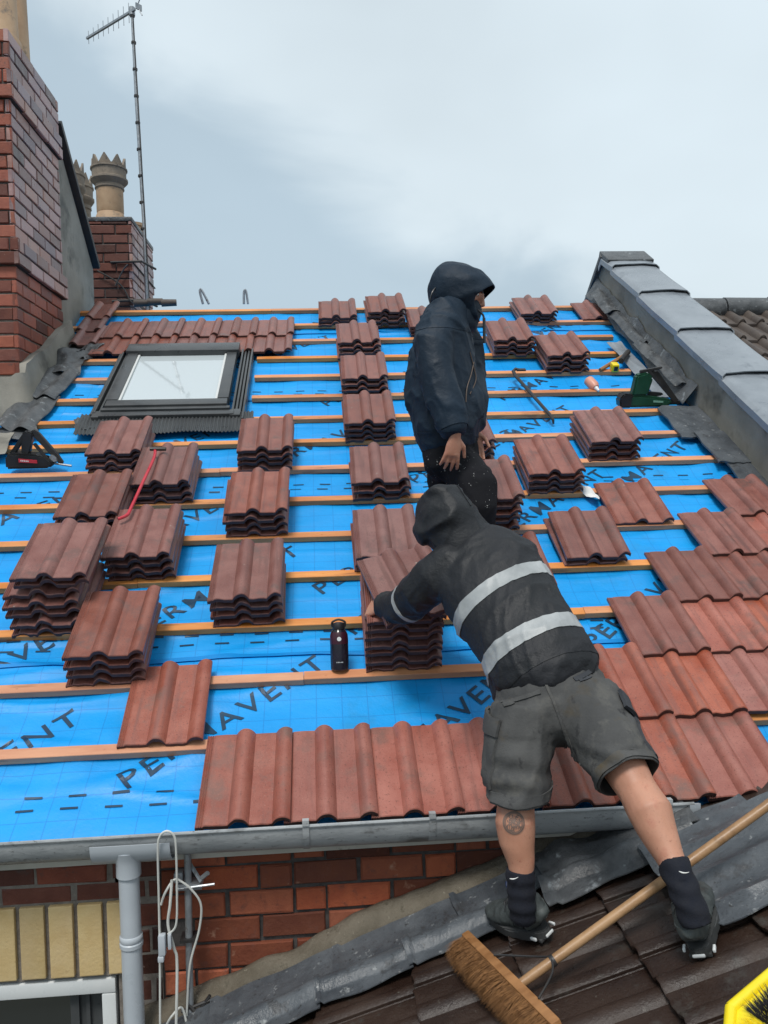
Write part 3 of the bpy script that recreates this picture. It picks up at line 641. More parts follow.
tag(obj('old_ridge_tile', bm, M['tile_grey'], None), 'broken row of dark old ridge tiles lying behind the ridge by the aerial', 'ridge tile')

# ============================================================ RIGHT PARAPET
pa = thing('parapet_wall', 'cement rendered party parapet capped with overlapping grey lead sheets', 'wall', (2.8, 5, -1))
XA, XB = 2.60, 2.96; SL = .6295
def capz(y): return 2.000 - (7.235-y)*SL if y <= 7.235 else 2.000-(y-7.235)*.68
bm = bmesh.new()
prism(bm, [(2.85, -1.6), (9.6, -1.6), (9.6, capz(9.6)), (7.235, capz(7.235)), (2.85, capz(2.85))], XB-XA-.02, ((XA+XB)/2, 0, 0), V((0, 1, 0)), Zv, XR)
bmesh.ops.subdivide_edges(bm, edges=bm.edges[:], cuts=3, use_grid_fill=True); obj('rendered_wall', bm, M['render'], pa, smooth=False)
js = [2.0, 3.00, 4.08, 5.08, 5.73, 6.42, 7.0, 7.30]
for j, (y0, y1) in enumerate(zip(js, js[1:])):
    bm = bmesh.new()
    if j == 0: y0 = 2.75
    def fn(a, b, y0=y0, y1=y1, j=j):
        y = y0 - .05 + (y1-y0+.05)*b; pts = [(-.028, -.050), (-.030, .0), (.0, .022), (.12, .030), (.26, .030), (.375, .022), (.40, 0), (.40, -.07)]
        t = a*(len(pts)-1); i = min(int(t), len(pts)-2); f_ = t-i; x = pts[i][0]*(1-f_)+pts[i+1][0]*f_; z = pts[i][1]*(1-f_)+pts[i+1][1]*f_
        lift = .020*(1-b)**2 + .010*(1-b)
        nn = V((-1, 0, .2)).normalized() if a < .2 else (V((1, 0, .2)).normalized() if a > .8 else V((0, -.53, .85)))
        return V((XA+x, y, capz(y)+z+lift+.006*nz3((x*6, y*4, 0), 1, j))), nn
    sheet(bm, fn, 21, 10, .008); obj('lead_capping', bm, M['lead'], pa, sharp=35)
bm = bmesh.new()
d_ = V((0, 1, -.68)).normalized(); n_ = V((0, .68, 1)).normalized()
box(bm, V((XA+.185, 8.4, capz(8.4)+.02)), .44, 2.85, .05, (XR, d_, n_), .012); box(bm, V((XA+.185, 7.17, capz(7.17)+.03)), .42, .26, .05, (XR, V((0, 1, SL)).normalized(), V((0, -SL, 1)).normalized()), .01)
obj('peak_capping', bm, M['lead_dark'], pa)
bm = bmesh.new()       # rough old flashing and mortar along the foot of the parapet
def fl(a, b):
    s = 3.14 + 2.33*b; w = .02+.16*nz3((s*2.0, 0, 0), 1, 3)
    u = XA - (1-a)*(.075+.03*nz3((s*3, 0, 0), 1, 5))
    return RW(u, s, .03 + .12*a**1.3 + .022*abs(math.sin(s*7.5)) + .03*nz3((u*5, s*4, 0), 1, 6)*(.4+a) + .012*nz3((u*18, s*12, 0), 1, 7)) + V((0, 0, .03*a)), NR
sheet(bm, fl, 14, 110, .01)
lead_piece(bm, 2.56, 5.30, 2.54, 4.75, .16, 31, 1, .02, o=.12); lead_piece(bm, 2.55, 4.85, 2.56, 4.05, .11, 32, 1, .015, o=.11); lead_piece(bm, 2.54, 4.12, 2.57, 3.30, .11, 34, 1, .015, o=.10)
obj('rough_flashing', bm, M['lead_dark'], pa, sharp=70)
bm = bmesh.new()
lead_piece(bm, 2.40, 4.30, 2.44, 3.25, .12, 36, 0, .008, o=.045, t=.003); obj('flat_soaker', bm, M['lead'], pa, sharp=70)
for (u0, s0, u1, s1, w, sd) in ((2.46, 3.10, 2.47, 2.66, .30, 41), (2.53, 2.70, 2.53, 2.30, .24, 43), (2.56, 2.36, 2.56, 1.9, .2, 45)):
    bm = bmesh.new(); lead_piece(bm, u0, s0, u1, s1, w, sd, 0, .008, .012, o=.05+.012*(sd == 43)); obj('grey_soaker_slate', bm, M['lead_patchy'], pa, sharp=60)

# ============================================================ TILES
def tile_h(x):
    h = 0.0
    for c in (.146, .296):
        d = abs(x-c)
        if d < .036: h += .0295*(1-(d/.036)**2)**.85
    if x < .030: h -= .004 - .004*(math.sin(x*2*math.pi/.0095) > .2)
    if x > .0325 and x < .1: h += .0015*math.sin((x-.0325)*math.pi/.07)
    return h
TXS = [0, .004, .008, .012, .016, .020, .024, .030, .034, .05, .075, .095, .108] + [.1095+.073*i/12 for i in range(13)] + [.184, .20, .225, .245, .2585] + [.2595+.056*i/10 for i in range(11)] + [.319, .322]
def tile_bm(bm, T, seed=0, L=.42, x0=0, x1=.322, chip=.0015):
    r = random.Random(seed); xs = [x for x in TXS if x0-1e-6 <= x <= x1+1e-6]; ys = [0, .003, .012, .08, .16, .25, .34, L-.01, L]; t = .0135
    top = []; bot = []
    for j, y in enumerate(ys):
        a = []; b = []
        for x in xs:
            yy = y + (chip*2*nz3((x*40, seed, 0), 1, seed) if j < 2 else 0) + (.012 if (j == 8 and False) else 0)
            h = tile_h(x) + .0006*nz3((x*30, y*20, 0), 1, seed); z = h - (.0035 if j == 0 else 0) - (.002 if j == 8 else 0)
            a.append(bm.verts.new(T @ V((x, yy, z)))); b.append(bm.verts.new(T @ V((x, yy+(.0015 if j == 0 else 0), h-t-(.007 if j < 3 else 0)))))
        top.append(a); bot.append(b)
    nx = len(xs)
    for j in range(len(ys)-1):
        for i in range(nx-1):
            bm.faces.new((top[j][i], top[j][i+1], top[j+1][i+1], top[j+1][i])); bm.faces.new((bot[j][i], bot[j+1][i], bot[j+1][i+1], bot[j][i+1]))
    def side(x, y):
        for k in range(len(x)-1): bm.faces.new((x[k], y[k], y[k+1], x[k+1]))
    side(top[0], bot[0]); side(bot[-1], top[-1]); side([q[0] for q in bot], [q[0] for q in top]); side([q[-1] for q in top], [q[-1] for q in bot])
def tile_mesh(seed, m, **k):
    bm = bmesh.new(); tile_bm(bm, Matrix.Identity(4), seed, **k); bmesh.ops.recalc_face_normals(bm, faces=bm.faces[:])
    me = bpy.data.meshes.new('roof_tile'); bm.to_mesh(me); bm.free(); me.materials.append(m); me.materials.append(M['tile_edge_shade']); me.shade_smooth()
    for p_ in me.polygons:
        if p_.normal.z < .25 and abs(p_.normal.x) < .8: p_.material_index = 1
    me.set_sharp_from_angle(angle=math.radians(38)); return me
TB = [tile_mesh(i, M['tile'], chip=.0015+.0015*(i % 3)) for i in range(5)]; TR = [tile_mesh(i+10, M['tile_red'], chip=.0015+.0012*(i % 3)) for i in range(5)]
def put_tile(me, T, label, group):
    o = bpy.data.objects.new('roof_tile', me); C.objects.link(o); o.matrix_world = T; return tag(o, label, 'roof tile', group)
ORD = ['top', 'second', 'third', 'fourth', 'fifth', 'sixth', 'seventh', 'lowest']
NUM = {2: 'two', 3: 'three', 4: 'four', 5: 'five', 7: 'seven', 8: 'eight'}
STACKS = [  # u, s, tiles, height of the top, where
 (-1.366, 2.417, 4, .162, 'stack right below the left corner of the skylight'),
 (-1.042, 2.062, 4, .166, 'stack crossed by the red bar below the skylight'),
 (-1.366, 1.715, 4, .186, 'stack at the lower end of the red bar'),
 (-1.044, 1.366, 4, .187, 'stack of the second left column, two above the single tile'),
 (-1.385, 1.000, 7, .330, 'tall slumped stack at the left edge'),
 (-1.062, .668, 4, .200, 'stack right of and below the tall slumped one'),
 (-.492, 2.390, 4, .180, 'stack below the right corner of the skylight'),
 (-.510, 1.706, 4, .186, 'middle stack of the three below the skylight right corner'),
 (-.512, 1.012, 4, .193, 'lowest stack of the column left of the bottle'),
 (.150, 2.722, 4, .172, 'stack left of the navy jacket at elbow height'),
 (.168, 2.030, 3, .150, 'stack left of the standing man hand'),
 (.150, 1.372, 3, .130, 'stack just above the one the bending man holds'),
 (.014, 4.792, 3, .105, 'short dark stack at the ridge, leftmost'),
 (.420, 4.755, 4, .165, 'stack at the ridge just left of the navy hood'),
 (.762, 4.545, 3, .115, 'stack half hidden behind the navy shoulder'),
 (.153, 4.068, 4, .166, 'upper of three close stacks left of the navy jacket'),
 (.160, 3.390, 4, .172, 'middle of three close stacks left of the navy jacket'),
 (1.740, 4.805, 3, .120, 'stack at the ridge right of the navy hood'),
 (1.362, 4.078, 4, .165, 'stack in front of the masked face'),
 (1.700, 3.742, 4, .172, 'stack between the crowbar and the tape measure'),
 (1.624, 2.410, 4, .172, 'stack right of the foot of the crowbar'),
 (1.165, 2.042, 4, .178, 'stack left of the white paper scrap'),
 (.722, 2.395, 4, .183, 'stack behind the standing man wrist'),
 (.722, 1.690, 5, .245, 'stack behind the standing man knee'),
 (1.205, 1.358, 2, .092, 'low pair right of the bending man shoulder'),
 (.748, 1.045, 3, .156, 'stack peeping out behind the black and grey jacket'),
]
for i, (u, s, n, top, where) in enumerate(STACKS):
    p = (top-.047)/(n-1); slump = (i == 4)
    for k in range(n):                                            # k = 0 lowest
        z = .044+p*k; j = lambda a: rnd.uniform(-a, a)
        du, ds, rz = j(.007), j(.009), j(.020)
        if slump: du += [0, .01, .0, -.005, -.005, .055, .045][k]; ds += [0, .008, .012, .02, .03, .045, .04][k]; rz += [0, 0, .01, .01, 0, -.01, -.02][k]
        lab = ORD[n-1-k] if n-1-k < n-1 else 'lowest'
        put_tile(TB[rnd.randrange(5)], RM(u+du, s+ds-.005, z, rz, j(.008), j(.006)), f'{lab} brown tile in the {where}', 'loose roof tiles stacked on the battens')
# the stack the bending man holds, its top tile tilted in his grip
for k in range(8):
    z = .044+.0445*k; j = lambda a: rnd.uniform(-a, a)
    if k < 7: put_tile(TB[rnd.randrange(5)], RM(.160+j(.005)-.004*k*0, .680+j(.006), z, j(.012), 0, 0), f"{ORD[7-k] if k else 'lowest'} brown tile in the tall stack the bending man holds", 'loose roof tiles stacked on the battens')
    else: put_tile(TB[2], RM(.232, .575, z+.030, math.radians(13), math.radians(1), math.radians(-3)), 'tilted brown tile the bending man lifts off his stack', 'loose roof tiles stacked on the battens')
TILT = math.atan(.034/.345)
def laid(u, s, me, label, lift=.0):
    put_tile(me, RM(u, s, .060+lift, rnd.uniform(-.006, .006), -math.radians(3.4)+rnd.uniform(-.004, .004), 0), label, 'roof tiles laid in courses')
NTH = ['first', 'second', 'third', 'fourth', 'fifth', 'sixth', 'seventh']
for k in range(7): laid(-.464+.300*k, -.058+.004*0, TR[rnd.randrange(5)], f'{NTH[k]} red tile from the left in the lowest course above the gutter', .012)
rows = [(1.03, .33, 5, TR, 'second course up, right of the grey shorts'), (1.33, .675, 4, TR, 'third course up at the right'), (1.635, 1.022, 3, TB, 'fourth course up at the right'), (1.945, 1.372, 2, TR, 'fifth course up at the right'), (2.235, 1.717, 1, TB, 'highest laid row at the right')]
for ri, (u, s, n, T_, w) in enumerate(rows):
    for k in range(n): laid(u+.300*k, s-.003, T_[rnd.randrange(5)] if not (ri in (1, 3) and k == 0) else TB[k], (f'{NTH[k]} red tile from the left in the {w}' if n > 1 else 'single red brown tile beginning the ' + w), .012)
for ri, (u, s, w) in enumerate(((-1.745, 4.165, 'lower course above the skylight'), (-1.745, 4.510, 'upper course above the skylight'))):
    for k in range(5): laid(u+.305*k+.012*ri, s, TB[rnd.randrange(5)], f'{NTH[k]} purple brown tile from the left in the {w}', .004)
put_tile(TR[1], RM(-.800, .330, .050, .01, 0, 0), 'single reddish tile lying alone above the left end of the lowest course', 'loose roof tiles stacked on the battens')
put_tile(TB[3], RM(1.570, 1.700, .050, -.01, 0, 0), 'single brown tile lying flat below the white paper scrap', 'loose roof tiles stacked on the battens')
put_tile(TB[4], RM(2.300, 4.83, .050, .0, 0, 0), 'single brown tile beside the top of the parapet flashing', 'loose roof tiles stacked on the battens')
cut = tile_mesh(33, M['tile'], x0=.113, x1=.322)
for k, (u, s) in enumerate(((-2.06, 5.02), (-2.07, 4.72), (-2.05, 4.42))):
    put_tile(cut, RM(u, s-.06, .06, 0, -.05, 0), ('highest', 'middle', 'lowest')[k] + ' of three cut tiles against the big chimney', 'cut verge tiles by the chimney')

# ============================================================ LEAN-TO IN FRONT
lt = thing('lean_to_roof', 'dark wet tiled lean to roof rising to the right against the house wall', 'roof', (.5, 1.8, -1.6))
def LT_M(x, y, o=0): 
    # tile local x -> world -Y... ribs run up the slope (+LX); local y = up the slope
    X = V((0, -1, 0)); Y = LX; Z = LN; p = LW(x, y, o)
    return Matrix(((X.x, Y.x, Z.x, p.x), (X.y, Y.y, Z.y, p.y), (X.z, Y.z, Z.z, p.z), (0, 0, 0, 1)))
bm = bmesh.new(); r_ = random.Random(9); ck = math.cos(LA)
xs_ = [.855+.305*i for i in range(-5, 6)]
for i, x in enumerate(xs_):
    for jx in range(9):
        if x > 1.4 and jx == 0: continue
        y = 2.78-.300*jx
        T = LT_M(x, y, .002) @ Matrix.Rotation(-math.radians(4.6), 4, 'X') @ Matrix.Rotation(r_.uniform(-.006, .006), 4, 'Z')
        T = T @ Matrix.Translation((0, -.01+r_.uniform(-.004, .004), -.006)) @ Matrix.Diagonal((1, .93, .60, 1))
        tile_bm(bm, T, seed=i*13+jx, chip=.004)
obj('tiled_slope', bm, M['tile_old'], lt, sharp=38)
bm = bmesh.new(); box(bm, LW(.85, 1.3, -.07), 3.35, 3.16, .05, (LX, V((0, 1, 0)), LN)); box2(bm, (-.60, .0, -6.19), (2.3, WY-.06, -2.0)); obj('roof_underside', bm, M['tile_old'], lt, smooth=False)
# cement fillet and stepped lead against the wall
bm = bmesh.new()
def cf(a, b):
    x = -.72+1.85*a; z0 = .3711*x-1.6446; w = .050+.026*nz3((x*5, 0, 0), 1, 2)
    return V((x, WY-.005-(.095)*b**.8-.008*nz3((x*9, b*4, 0), 1, 4), z0+.006+w*(1-b)+.012*math.sin(math.pi*b)+.012*nz3((x*11, b*3, 0), 1, 3))), V((0, -.6, .8))
sheet(bm, cf, 90, 8, .05); obj('cement_fillet', bm, M['fillet'], lt, sharp=70)
def lead_lt(x0, x1, sd, y0=2.80, y1=2.66, o=.045, amp=.006, m='lead_patchy', name='lead_flashing', wave=None):
    bm = bmesh.new()
    def fn(a, b):
        x = x0+(x1-x0)*a; y = y0+(y1-y0)*b; oo = o + .012*(1-b)**3 + amp*nz3((x*9, y*12, 0), 1, sd) + (.012 if a < .05 else 0)*(1) + (0 if not wave else wave(x, y))
        return LW(x + .012*nz3((y*9, 0, 0), 1, sd+1)*(a in (0., 1.)), y + .010*nz3((x*7, 0, 0), 1, sd)*(b > .9), oo), LN
    sheet(bm, fn, 44, 16, .004); return obj(name, bm, M[m], lt, sharp=60)
for k, (a, b) in enumerate(((-.72, -.40), (-.42, .02), (.0, .44), (.42, .74))): lead_lt(a, b, 51+k, 2.80, 2.655, .018+.004*(k % 2), .008)
for k, (a, b) in enumerate(((-.5, -.05), (-.06, .25), (.24, .56))):
    lead_lt(a, b, 61+k, 2.67, 2.545, .010, .012, 'lead_patchy', 'old_lead_apron', wave=lambda x, y: tile_h((2.78-y) % .30)*.8)
lead_lt(.72, 1.25, 71, 2.82, 2.62, .025, .035, 'lead_dark', 'dressed_lead_lump'); lead_lt(.70, 1.22, 73, 2.65, 2.53, .014, .018, 'lead_dark', 'old_lead_apron', wave=lambda x, y: tile_h((2.78-y) % .30)*.8)
lead_lt(1.16, 1.42, 75, 2.70, 2.58, .010, .024, 'lead_patchy', 'dressed_lead_lump')
lead_lt(1.02, 1.75, 77, 2.60, 2.12, .016, .006, 'lead_patchy', 'ribbed_grey_sheet', wave=lambda x, y: tile_h((2.78-y) % .30)*.85)

# neighbour roof beyond the parapet
nb = thing('neighbour_roof', 'neighbouring roof of weathered grey brown tiles beyond the parapet', 'roof', (4, 6, 0))
bm = bmesh.new(); UPN = UP
for i in range(10):
    for jx in range(13):
        T = RM(XB+.02+.360*jx, 5.06-.40*i, -.10) @ Matrix.Rotation(-math.radians(4), 4, 'X') @ Matrix.Diagonal((1.2, 1.2, 1.6, 1)); tile_bm(bm, T, seed=i*17+jx, chip=.003)
obj('tiled_slope', bm, M['tile_grey'], nb, sharp=38)
bm = bmesh.new(); box(bm, RW(4.9, 3.0, -.18), 3.9, 4.6, .05, (XR, UP, NR)); box2(bm, (2.97, 7.46, -6.19), (6.9, 7.5, 1.3)); box2(bm, (2.97, 2.95, -6.19), (6.9, 3.2, -1.2)); obj('roof_underside', bm, M['ply'], nb, smooth=False)
bm = bmesh.new()
for k in range(9):
    c0 = RW(XB+.02+.44*k, 5.44, -.10); tube(bm, [c0, c0+V((.43, 0, 0))], [.115, .108], 14)
obj('ridge', bm, M['lead_dark'], nb)

# ============================================================ TOOLS AND SMALL THINGS
def PV(*a): return V(a)
Zv = V((0, 0, 1))
# drinks bottle
T = Matrix.Translation(RW(.052, .700, .032)) @ Matrix.Rotation(math.radians(-6), 4, 'X')
bo = thing('drinks_bottle', 'dark navy and maroon metal drinks bottle standing on a batten', 'bottle', RW(.052, .700, .032))
bm = bmesh.new(); lathe(bm, [(.034, 0), (.038, .004), (.0385, .012), (.0385, .125), (.037, .145), (.030, .163), (.024, .170), (.023, .172)], T, 28); obj('bottle_body', bm, M['black_shiny'], bo)
bm = bmesh.new(); lathe(bm, [(.0388, .110), (.0388, .128), (.0374, .147), (.0325, .160)], T, 28, cap=False); obj('maroon_band', bm, mat('maroon', (.045, .008, .018), rough=.3, bump=0), bo)
bm = bmesh.new(); lathe(bm, [(.0255, .171), (.0265, .175), (.0265, .190), (.024, .197), (.012, .2)], T, 24); tube(bm, [T @ p for p in spline([V((-.026, 0, .18)), V((-.027, 0, .200)), V((0, 0, .211)), V((.027, 0, .200)), V((.026, 0, .18))], 5)], .0045, 8); obj('screw_cap', bm, M['black'], bo)
bm = bmesh.new(); lathe(bm, [(.009, 0), (.009, .001)], T @ Matrix.Translation((0, -.0392, .132)) @ Matrix.Rotation(math.pi/2, 4, 'X'), 18)
for dx in (-.012, -.006, 0, .006, .012): box(bm, T @ V((dx, -.0390+abs(dx)*.16, .035)), .003, .001, .004)
obj('white_emblem', bm, M['white'], bo)
def prof_axes(rot=0.0):
    X = XR*math.cos(rot)+NR*math.sin(rot); Y = NR*math.cos(rot)-XR*math.sin(rot); return X, Y
# nail gun at the left
o = RW(-1.83, 2.50, .03); X = V((1, 0, 0)); Y = V((0, -.25, .97)).normalized(); Z = X.cross(Y); X = X*.80; Y = Y*.72
ng = thing('nail_gun', 'black cordless nail gun with a red label lying by the big chimney foot', 'nail gun', o)
bm = bmesh.new(); prism(bm, [(-.02, .0), (.29, .0), (.32, .02), (.33, .045), (.26, .07), (.22, .115), (.02, .135), (-.01, .11)], .085, o, X, Y, Z, .012); obj('motor_housing', bm, M['black'], ng)
bm = bmesh.new(); prism(bm, [(.085, .058), (.215, .046), (.215, .072), (.085, .088)], .004, o-Z*-.0440, X, Y, Z); lb = obj('red_label', bm, M['red'], ng, smooth=False)
bm = bmesh.new()
for k, w in enumerate((.010, .006, .009, .007, .010)): prism(bm, [(.10+k*.012, .066-.0015*k), (.10+k*.012+.007, .065-.0015*k), (.10+k*.012+.007, .076-.0015*k), (.10+k*.012, .077-.0015*k)], .002, o+Z*.0468, X, Y, Z)
obj('white_lettering', bm, M['white'], lb, smooth=False)
bm = bmesh.new(); prism(bm, [(.095, .10), (.15, .10), (.185, .22), (.20, .285), (.15, .31), (.115, .28)], .045, o, X, Y, Z, .008); prism(bm, [(.0, .11), (.05, .115), (.145, .255), (.12, .28)], .03, o, X, Y, Z, .006); obj('grip', bm, M['black'], ng)
bm = bmesh.new(); prism(bm, [(.17, .29), (.20, .26), (.33, .05), (.36, .02), (.385, .03), (.35, .10), (.235, .285), (.20, .315)], .03, o-Z*.01, X, Y, Z, .005); prism(bm, [(.19, .20), (.30, .02), (.32, .02), (.21, .21)], .022, o+Z*.02, X, Y, Z, .003); obj('magazine', bm, M['iron'], ng)
bm = bmesh.new(); prism(bm, [(.285, .085), (.315, .04), (.345, .045), (.345, .075), (.31, .11)], .036, o, X, Y, Z, .005); tube(bm, [o+X*.31+Y*.03, o+X*.44+Y*.004], .007, 8); obj('nose', bm, M['steel'], ng)
# nail gun at the right
o = RW(2.09, 3.145, .03); Y = V((0, -.3, .954)).normalized(); Z = V((1, 0, 0)).cross(Y); X = V((1, 0, 0))
ng = thing('nail_gun', 'green and black cordless nail gun lying by the right parapet', 'nail gun', o)
bm = bmesh.new(); prism(bm, [(.0, .0), (.30, .0), (.34, .02), (.33, .05), (.12, .085), (.0, .08)], .08, o, X, Y, Z, .014); prism(bm, [(.05, .08), (.16, .08), (.19, .20), (.15, .24), (.07, .22)], .07, o, X, Y, Z, .012); obj('motor_housing', bm, M['green'], ng)
bm = bmesh.new(); prism(bm, [(-.03, .0), (.05, -.002), (.06, .09), (-.01, .10), (-.04, .06)], .09, o, X, Y, Z, .01); obj('battery', bm, M['black'], ng)
bm = bmesh.new(); prism(bm, [(.18, .06), (.28, .07), (.29, .085), (.17, .10)], .05, o-Z*.03, X, Y, Z, .006); obj('motor_cover', bm, M['black'], ng)
bm = bmesh.new()
for q in (0, .035, .07): prism(bm, [(.14+q, .25-q*.2), (.165+q, .255-q*.2), (.385+q*.3, .035), (.365+q*.3, .02)], .016, o+Z*(.01-q*.5), X, Y, Z, .003)
prism(bm, [(.10, .23), (.25, .26), (.25, .275), (.10, .25)], .03, o, X, Y, Z, .004); obj('magazine', bm, M['iron'], ng)
bm = bmesh.new(); prism(bm, [(.33, .01), (.40, .01), (.41, .03), (.34, .05)], .035, o, X, Y, Z, .004); obj('nose', bm, M['black'], ng)
bm = bmesh.new(); prism(bm, [(.20, .035), (.27, .03), (.27, .042), (.20, .049)], .003, o+Z*.0415, X, Y, Z); obj('pale_lettering', bm, mat('pale_green', (.2, .4, .3), rough=.5, bump=0), ng, smooth=False)
# crowbar
cb = thing('crowbar', 'long dark crowbar lying across the battens right of the standing man', 'crowbar', RW(1.48, 3.3, .04))
bm = bmesh.new(); p0, p1 = V((1.4327, 5.9380, 0.8082)), V((1.5431, 5.3507, 0.4371)); tube(bm, [p0+UP*.01+XR*.05+NR*.02, p0+UP*.015+XR*.02+NR*.025, p0+NR*.015, p0.lerp(p1, .08), p0.lerp(p1, .5), p1, V((1.5510, 5.3331, 0.4088)), V((1.5553, 5.3379, 0.3824))], [.010, .012, .013, .013, .013, .012, .010, .006], 8); obj('bar', bm, M['iron'], cb)
bm = bmesh.new(); box(bm, p0+UP*.01+XR*.06+NR*.02, .07, .03, .012, (XR, UP, NR), .003); obj('claw', bm, M['iron'], cb)
# red bar
rb = thing('pry_bar', 'thin red painted pry bar resting across two stacks below the skylight', 'pry bar', (-0.9597, 4.3754, 0.0397))
bm = bmesh.new(); tube(bm, spline([(-0.9444, 4.7218, 0.2458), (-0.9338, 4.6323, 0.1910), (-0.9513, 4.4110, 0.0556), (-0.9689, 4.1940, -0.0772), (-0.9771, 4.1394, -0.1106), (-1.0147, 4.1103, -0.1283)], 4), .0085, 8); obj('bar', bm, M['red'], rb)
bm = bmesh.new(); tube(bm, [(-0.9705, 4.7126, 0.2460), (-0.8803, 4.7088, 0.2436)], .011, 8); obj('dark_head', bm, M['iron'], rb)
# stick hammer, tape, bottle, scrap
hm = thing('hammer', 'dark wooden handled hammer leaning on a batten near the green nail gun', 'hammer', (2.2367, 6.0796, 0.8830))
bm = bmesh.new(); tube(bm, [(2.1134, 5.9989, 0.8278), (2.2335, 6.0707, 0.8894), (2.3522, 6.1326, 0.9507)], [.014, .016, .018], 8); obj('handle', bm, M['wood'], hm)
bm = bmesh.new(); tube(bm, [(2.2774, 5.9999, 0.8929), (2.4206, 6.2255, 0.9957)], .022, 8); obj('head', bm, M['iron'], hm)
tp = thing('tape_measure', 'small yellow tape measure beside the dark wooden hammer handle', 'tape measure', (2.2369, 6.0394, 0.8467))
bm = bmesh.new(); box(bm, (2.2283, 6.0055, 0.8494), .055, .07, .06, (XR, UP, NR), .012); obj('case', bm, M['yellow'], tp)
bm = bmesh.new(); box(bm, V((2.2283, 6.0055, 0.8494))-UP*.0355, .030, .004, .034, (XR, UP, NR), .001); obj('black_label', bm, M['black'], tp)
mi = thing('sealant_bottle', 'small pinkish bottle with a white tip lying against a batten', 'bottle', (1.9712, 5.7698, 0.6818))
a_, b_ = V((1.9565, 5.8117, 0.7309)), V((1.9860, 5.7278, 0.6620))
bm = bmesh.new(); tube(bm, [a_, a_.lerp(b_, .1), a_.lerp(b_, .75), a_.lerp(b_, 1)], [.028, .038, .038, .024], 14); obj('bottle_body', bm, M['pink'], mi)
bm = bmesh.new(); tube(bm, [b_, b_+(b_-a_)*.35], [.018, .008], 10); obj('white_tip', bm, M['white'], mi)
bm = bmesh.new()
def scr(a, b): return RW(1.505+.07*a-.03*b, 2.075-.10*a*b-.055*a, .045+.02*math.sin(a*5+b*3)), NR
sheet(bm, scr, 5, 5, .001); tag(obj('paper_scrap', bm, M['white'], None), 'torn white scrap of paper lying on a batten', 'scrap')

# broom
A, B = LW(0.433, 2.482, .052), LW(0.573, 1.957, .052)
al = (B-A).normalized(); side = al.cross(LN).normalized()
if side.x > 0: side = -side
brm = thing('broom', 'wooden broom with brown bristles lying on the dark lean to roof', 'broom', (A+B)/2-LN*.07)
bm = bmesh.new(); box(bm, (A+B)/2, (B-A).length, .028, .060, (al, side, LN), .006); hd = obj('head_block', bm, M['wood'], brm)
bm = bmesh.new(); L_ = (B-A).length; r_ = random.Random(3)
for k in range(5200):
    t = r_.uniform(.01, .99); q = r_.uniform(-.026, .026); p = A + al*(L_*t) + side*.013 + LN*q
    ln = r_.uniform(.055, .080); sp = al*(r_.uniform(-.016, .016)+.014*math.sin(t*37)) + LN*(q*.25-.012+r_.uniform(-.006, .006)) + al*(.02*(t-.5))
    e = p+side*ln+sp; w = al*.0011
    m_ = p.lerp(e, .5)+LN*.004
    v = [bm.verts.new(x) for x in (p-w, p+w, m_+w, m_-w, e)]; bm.faces.new(v[:4]); bm.faces.new((v[3], v[2], v[4]))
core = box(bm, (A+B)/2+side*.036-LN*.004, L_*.98, .048, .034, (al, side, LN))
obj('bristles', bm, M['bristle'], brm, normals=False, smooth=False)
J = LW(0.524, 2.181, .055); H1 = V((1.2982, 2.2985, -0.9831)); hd_ = (H1-J).normalized()
bm = bmesh.new(); pts = [J+hd_*.0, J+hd_*.06, J+hd_*.5, J+hd_*.9, H1, H1+hd_*.25]
tube(bm, pts, [.0125, .014, .0145, .0145, .015, .014], 14); hn = obj('handle', bm, M['handle'], brm)
bm = bmesh.new(); pk = J+hd_*.115
tube(bm, [pk-hd_*.006, pk+hd_*.006], .0165, 12)
for s_ in (1, -1): tube(bm, spline([pk+LN*.012, pk-hd_*.03+al*(-.05*s_)+LN*.008, J+al*(-.13*s_)+LN*.03], 5), .0032, 6)
obj('wire_brace', bm, M['iron'], brm)

# yellow brush
yb = thing('yellow_brush', 'yellow plastic brush with black bristles at the lower right corner', 'brush', LW(1.0, 1.80))
cx, cy = 1.018, 1.775; ca_ = math.radians(14); ax1 = (LX*math.cos(ca_)+V((0, 1, 0))*math.sin(ca_)); ax2 = LN.cross(ax1)
if ax2.y < 0: ax2 = -ax2
oc = LW(cx, cy, .03)
ring = [(-.13, -.03), (-.125, .005), (-.07, .058), (.09, .070), (.112, .085), (.122, .070), (.13, -.10), (.08, -.14), (-.08, -.12)]
bm = bmesh.new(); prism(bm, ring, .016, oc, ax1, ax2, LN, .004)
for a, b in zip(ring, ring[1:]+ring[:1]):
    p, q = oc+ax1*a[0]+ax2*a[1], oc+ax1*b[0]+ax2*b[1]; tube(bm, [p+LN*.010, q+LN*.010], .014, 10)
obj('brush_back', bm, M['yellow'], yb)
for mt, nm, n_, x0_, x1_, y0_, y1_, hh in (('black', 'black_bristles', 2600, -.05, .105, -.12, .018, .026), ('yellow', 'yellow_bristles', 160, -.085, -.055, -.06, .0, .02)):
    bm = bmesh.new()
    for k in range(n_):
        x = round(r_.uniform(x0_, x1_)/.011)*.011+r_.uniform(-.0035, .0035); y = round(r_.uniform(y0_, y1_)/.011)*.011+r_.uniform(-.0035, .0035)
        p = oc+ax1*x+ax2*y+LN*.006; e = p+LN*hh*r_.uniform(.85, 1.05)+ax2*(y*.25+.012+r_.uniform(-.006, .006))+ax1*(x*.2+r_.uniform(-.006, .006)); w = ax1*.0011
        v = [bm.verts.new(q) for q in (p-w, p+w, e)]; bm.faces.new(v)
    obj(nm, bm, M[mt], yb, normals=False, smooth=False)

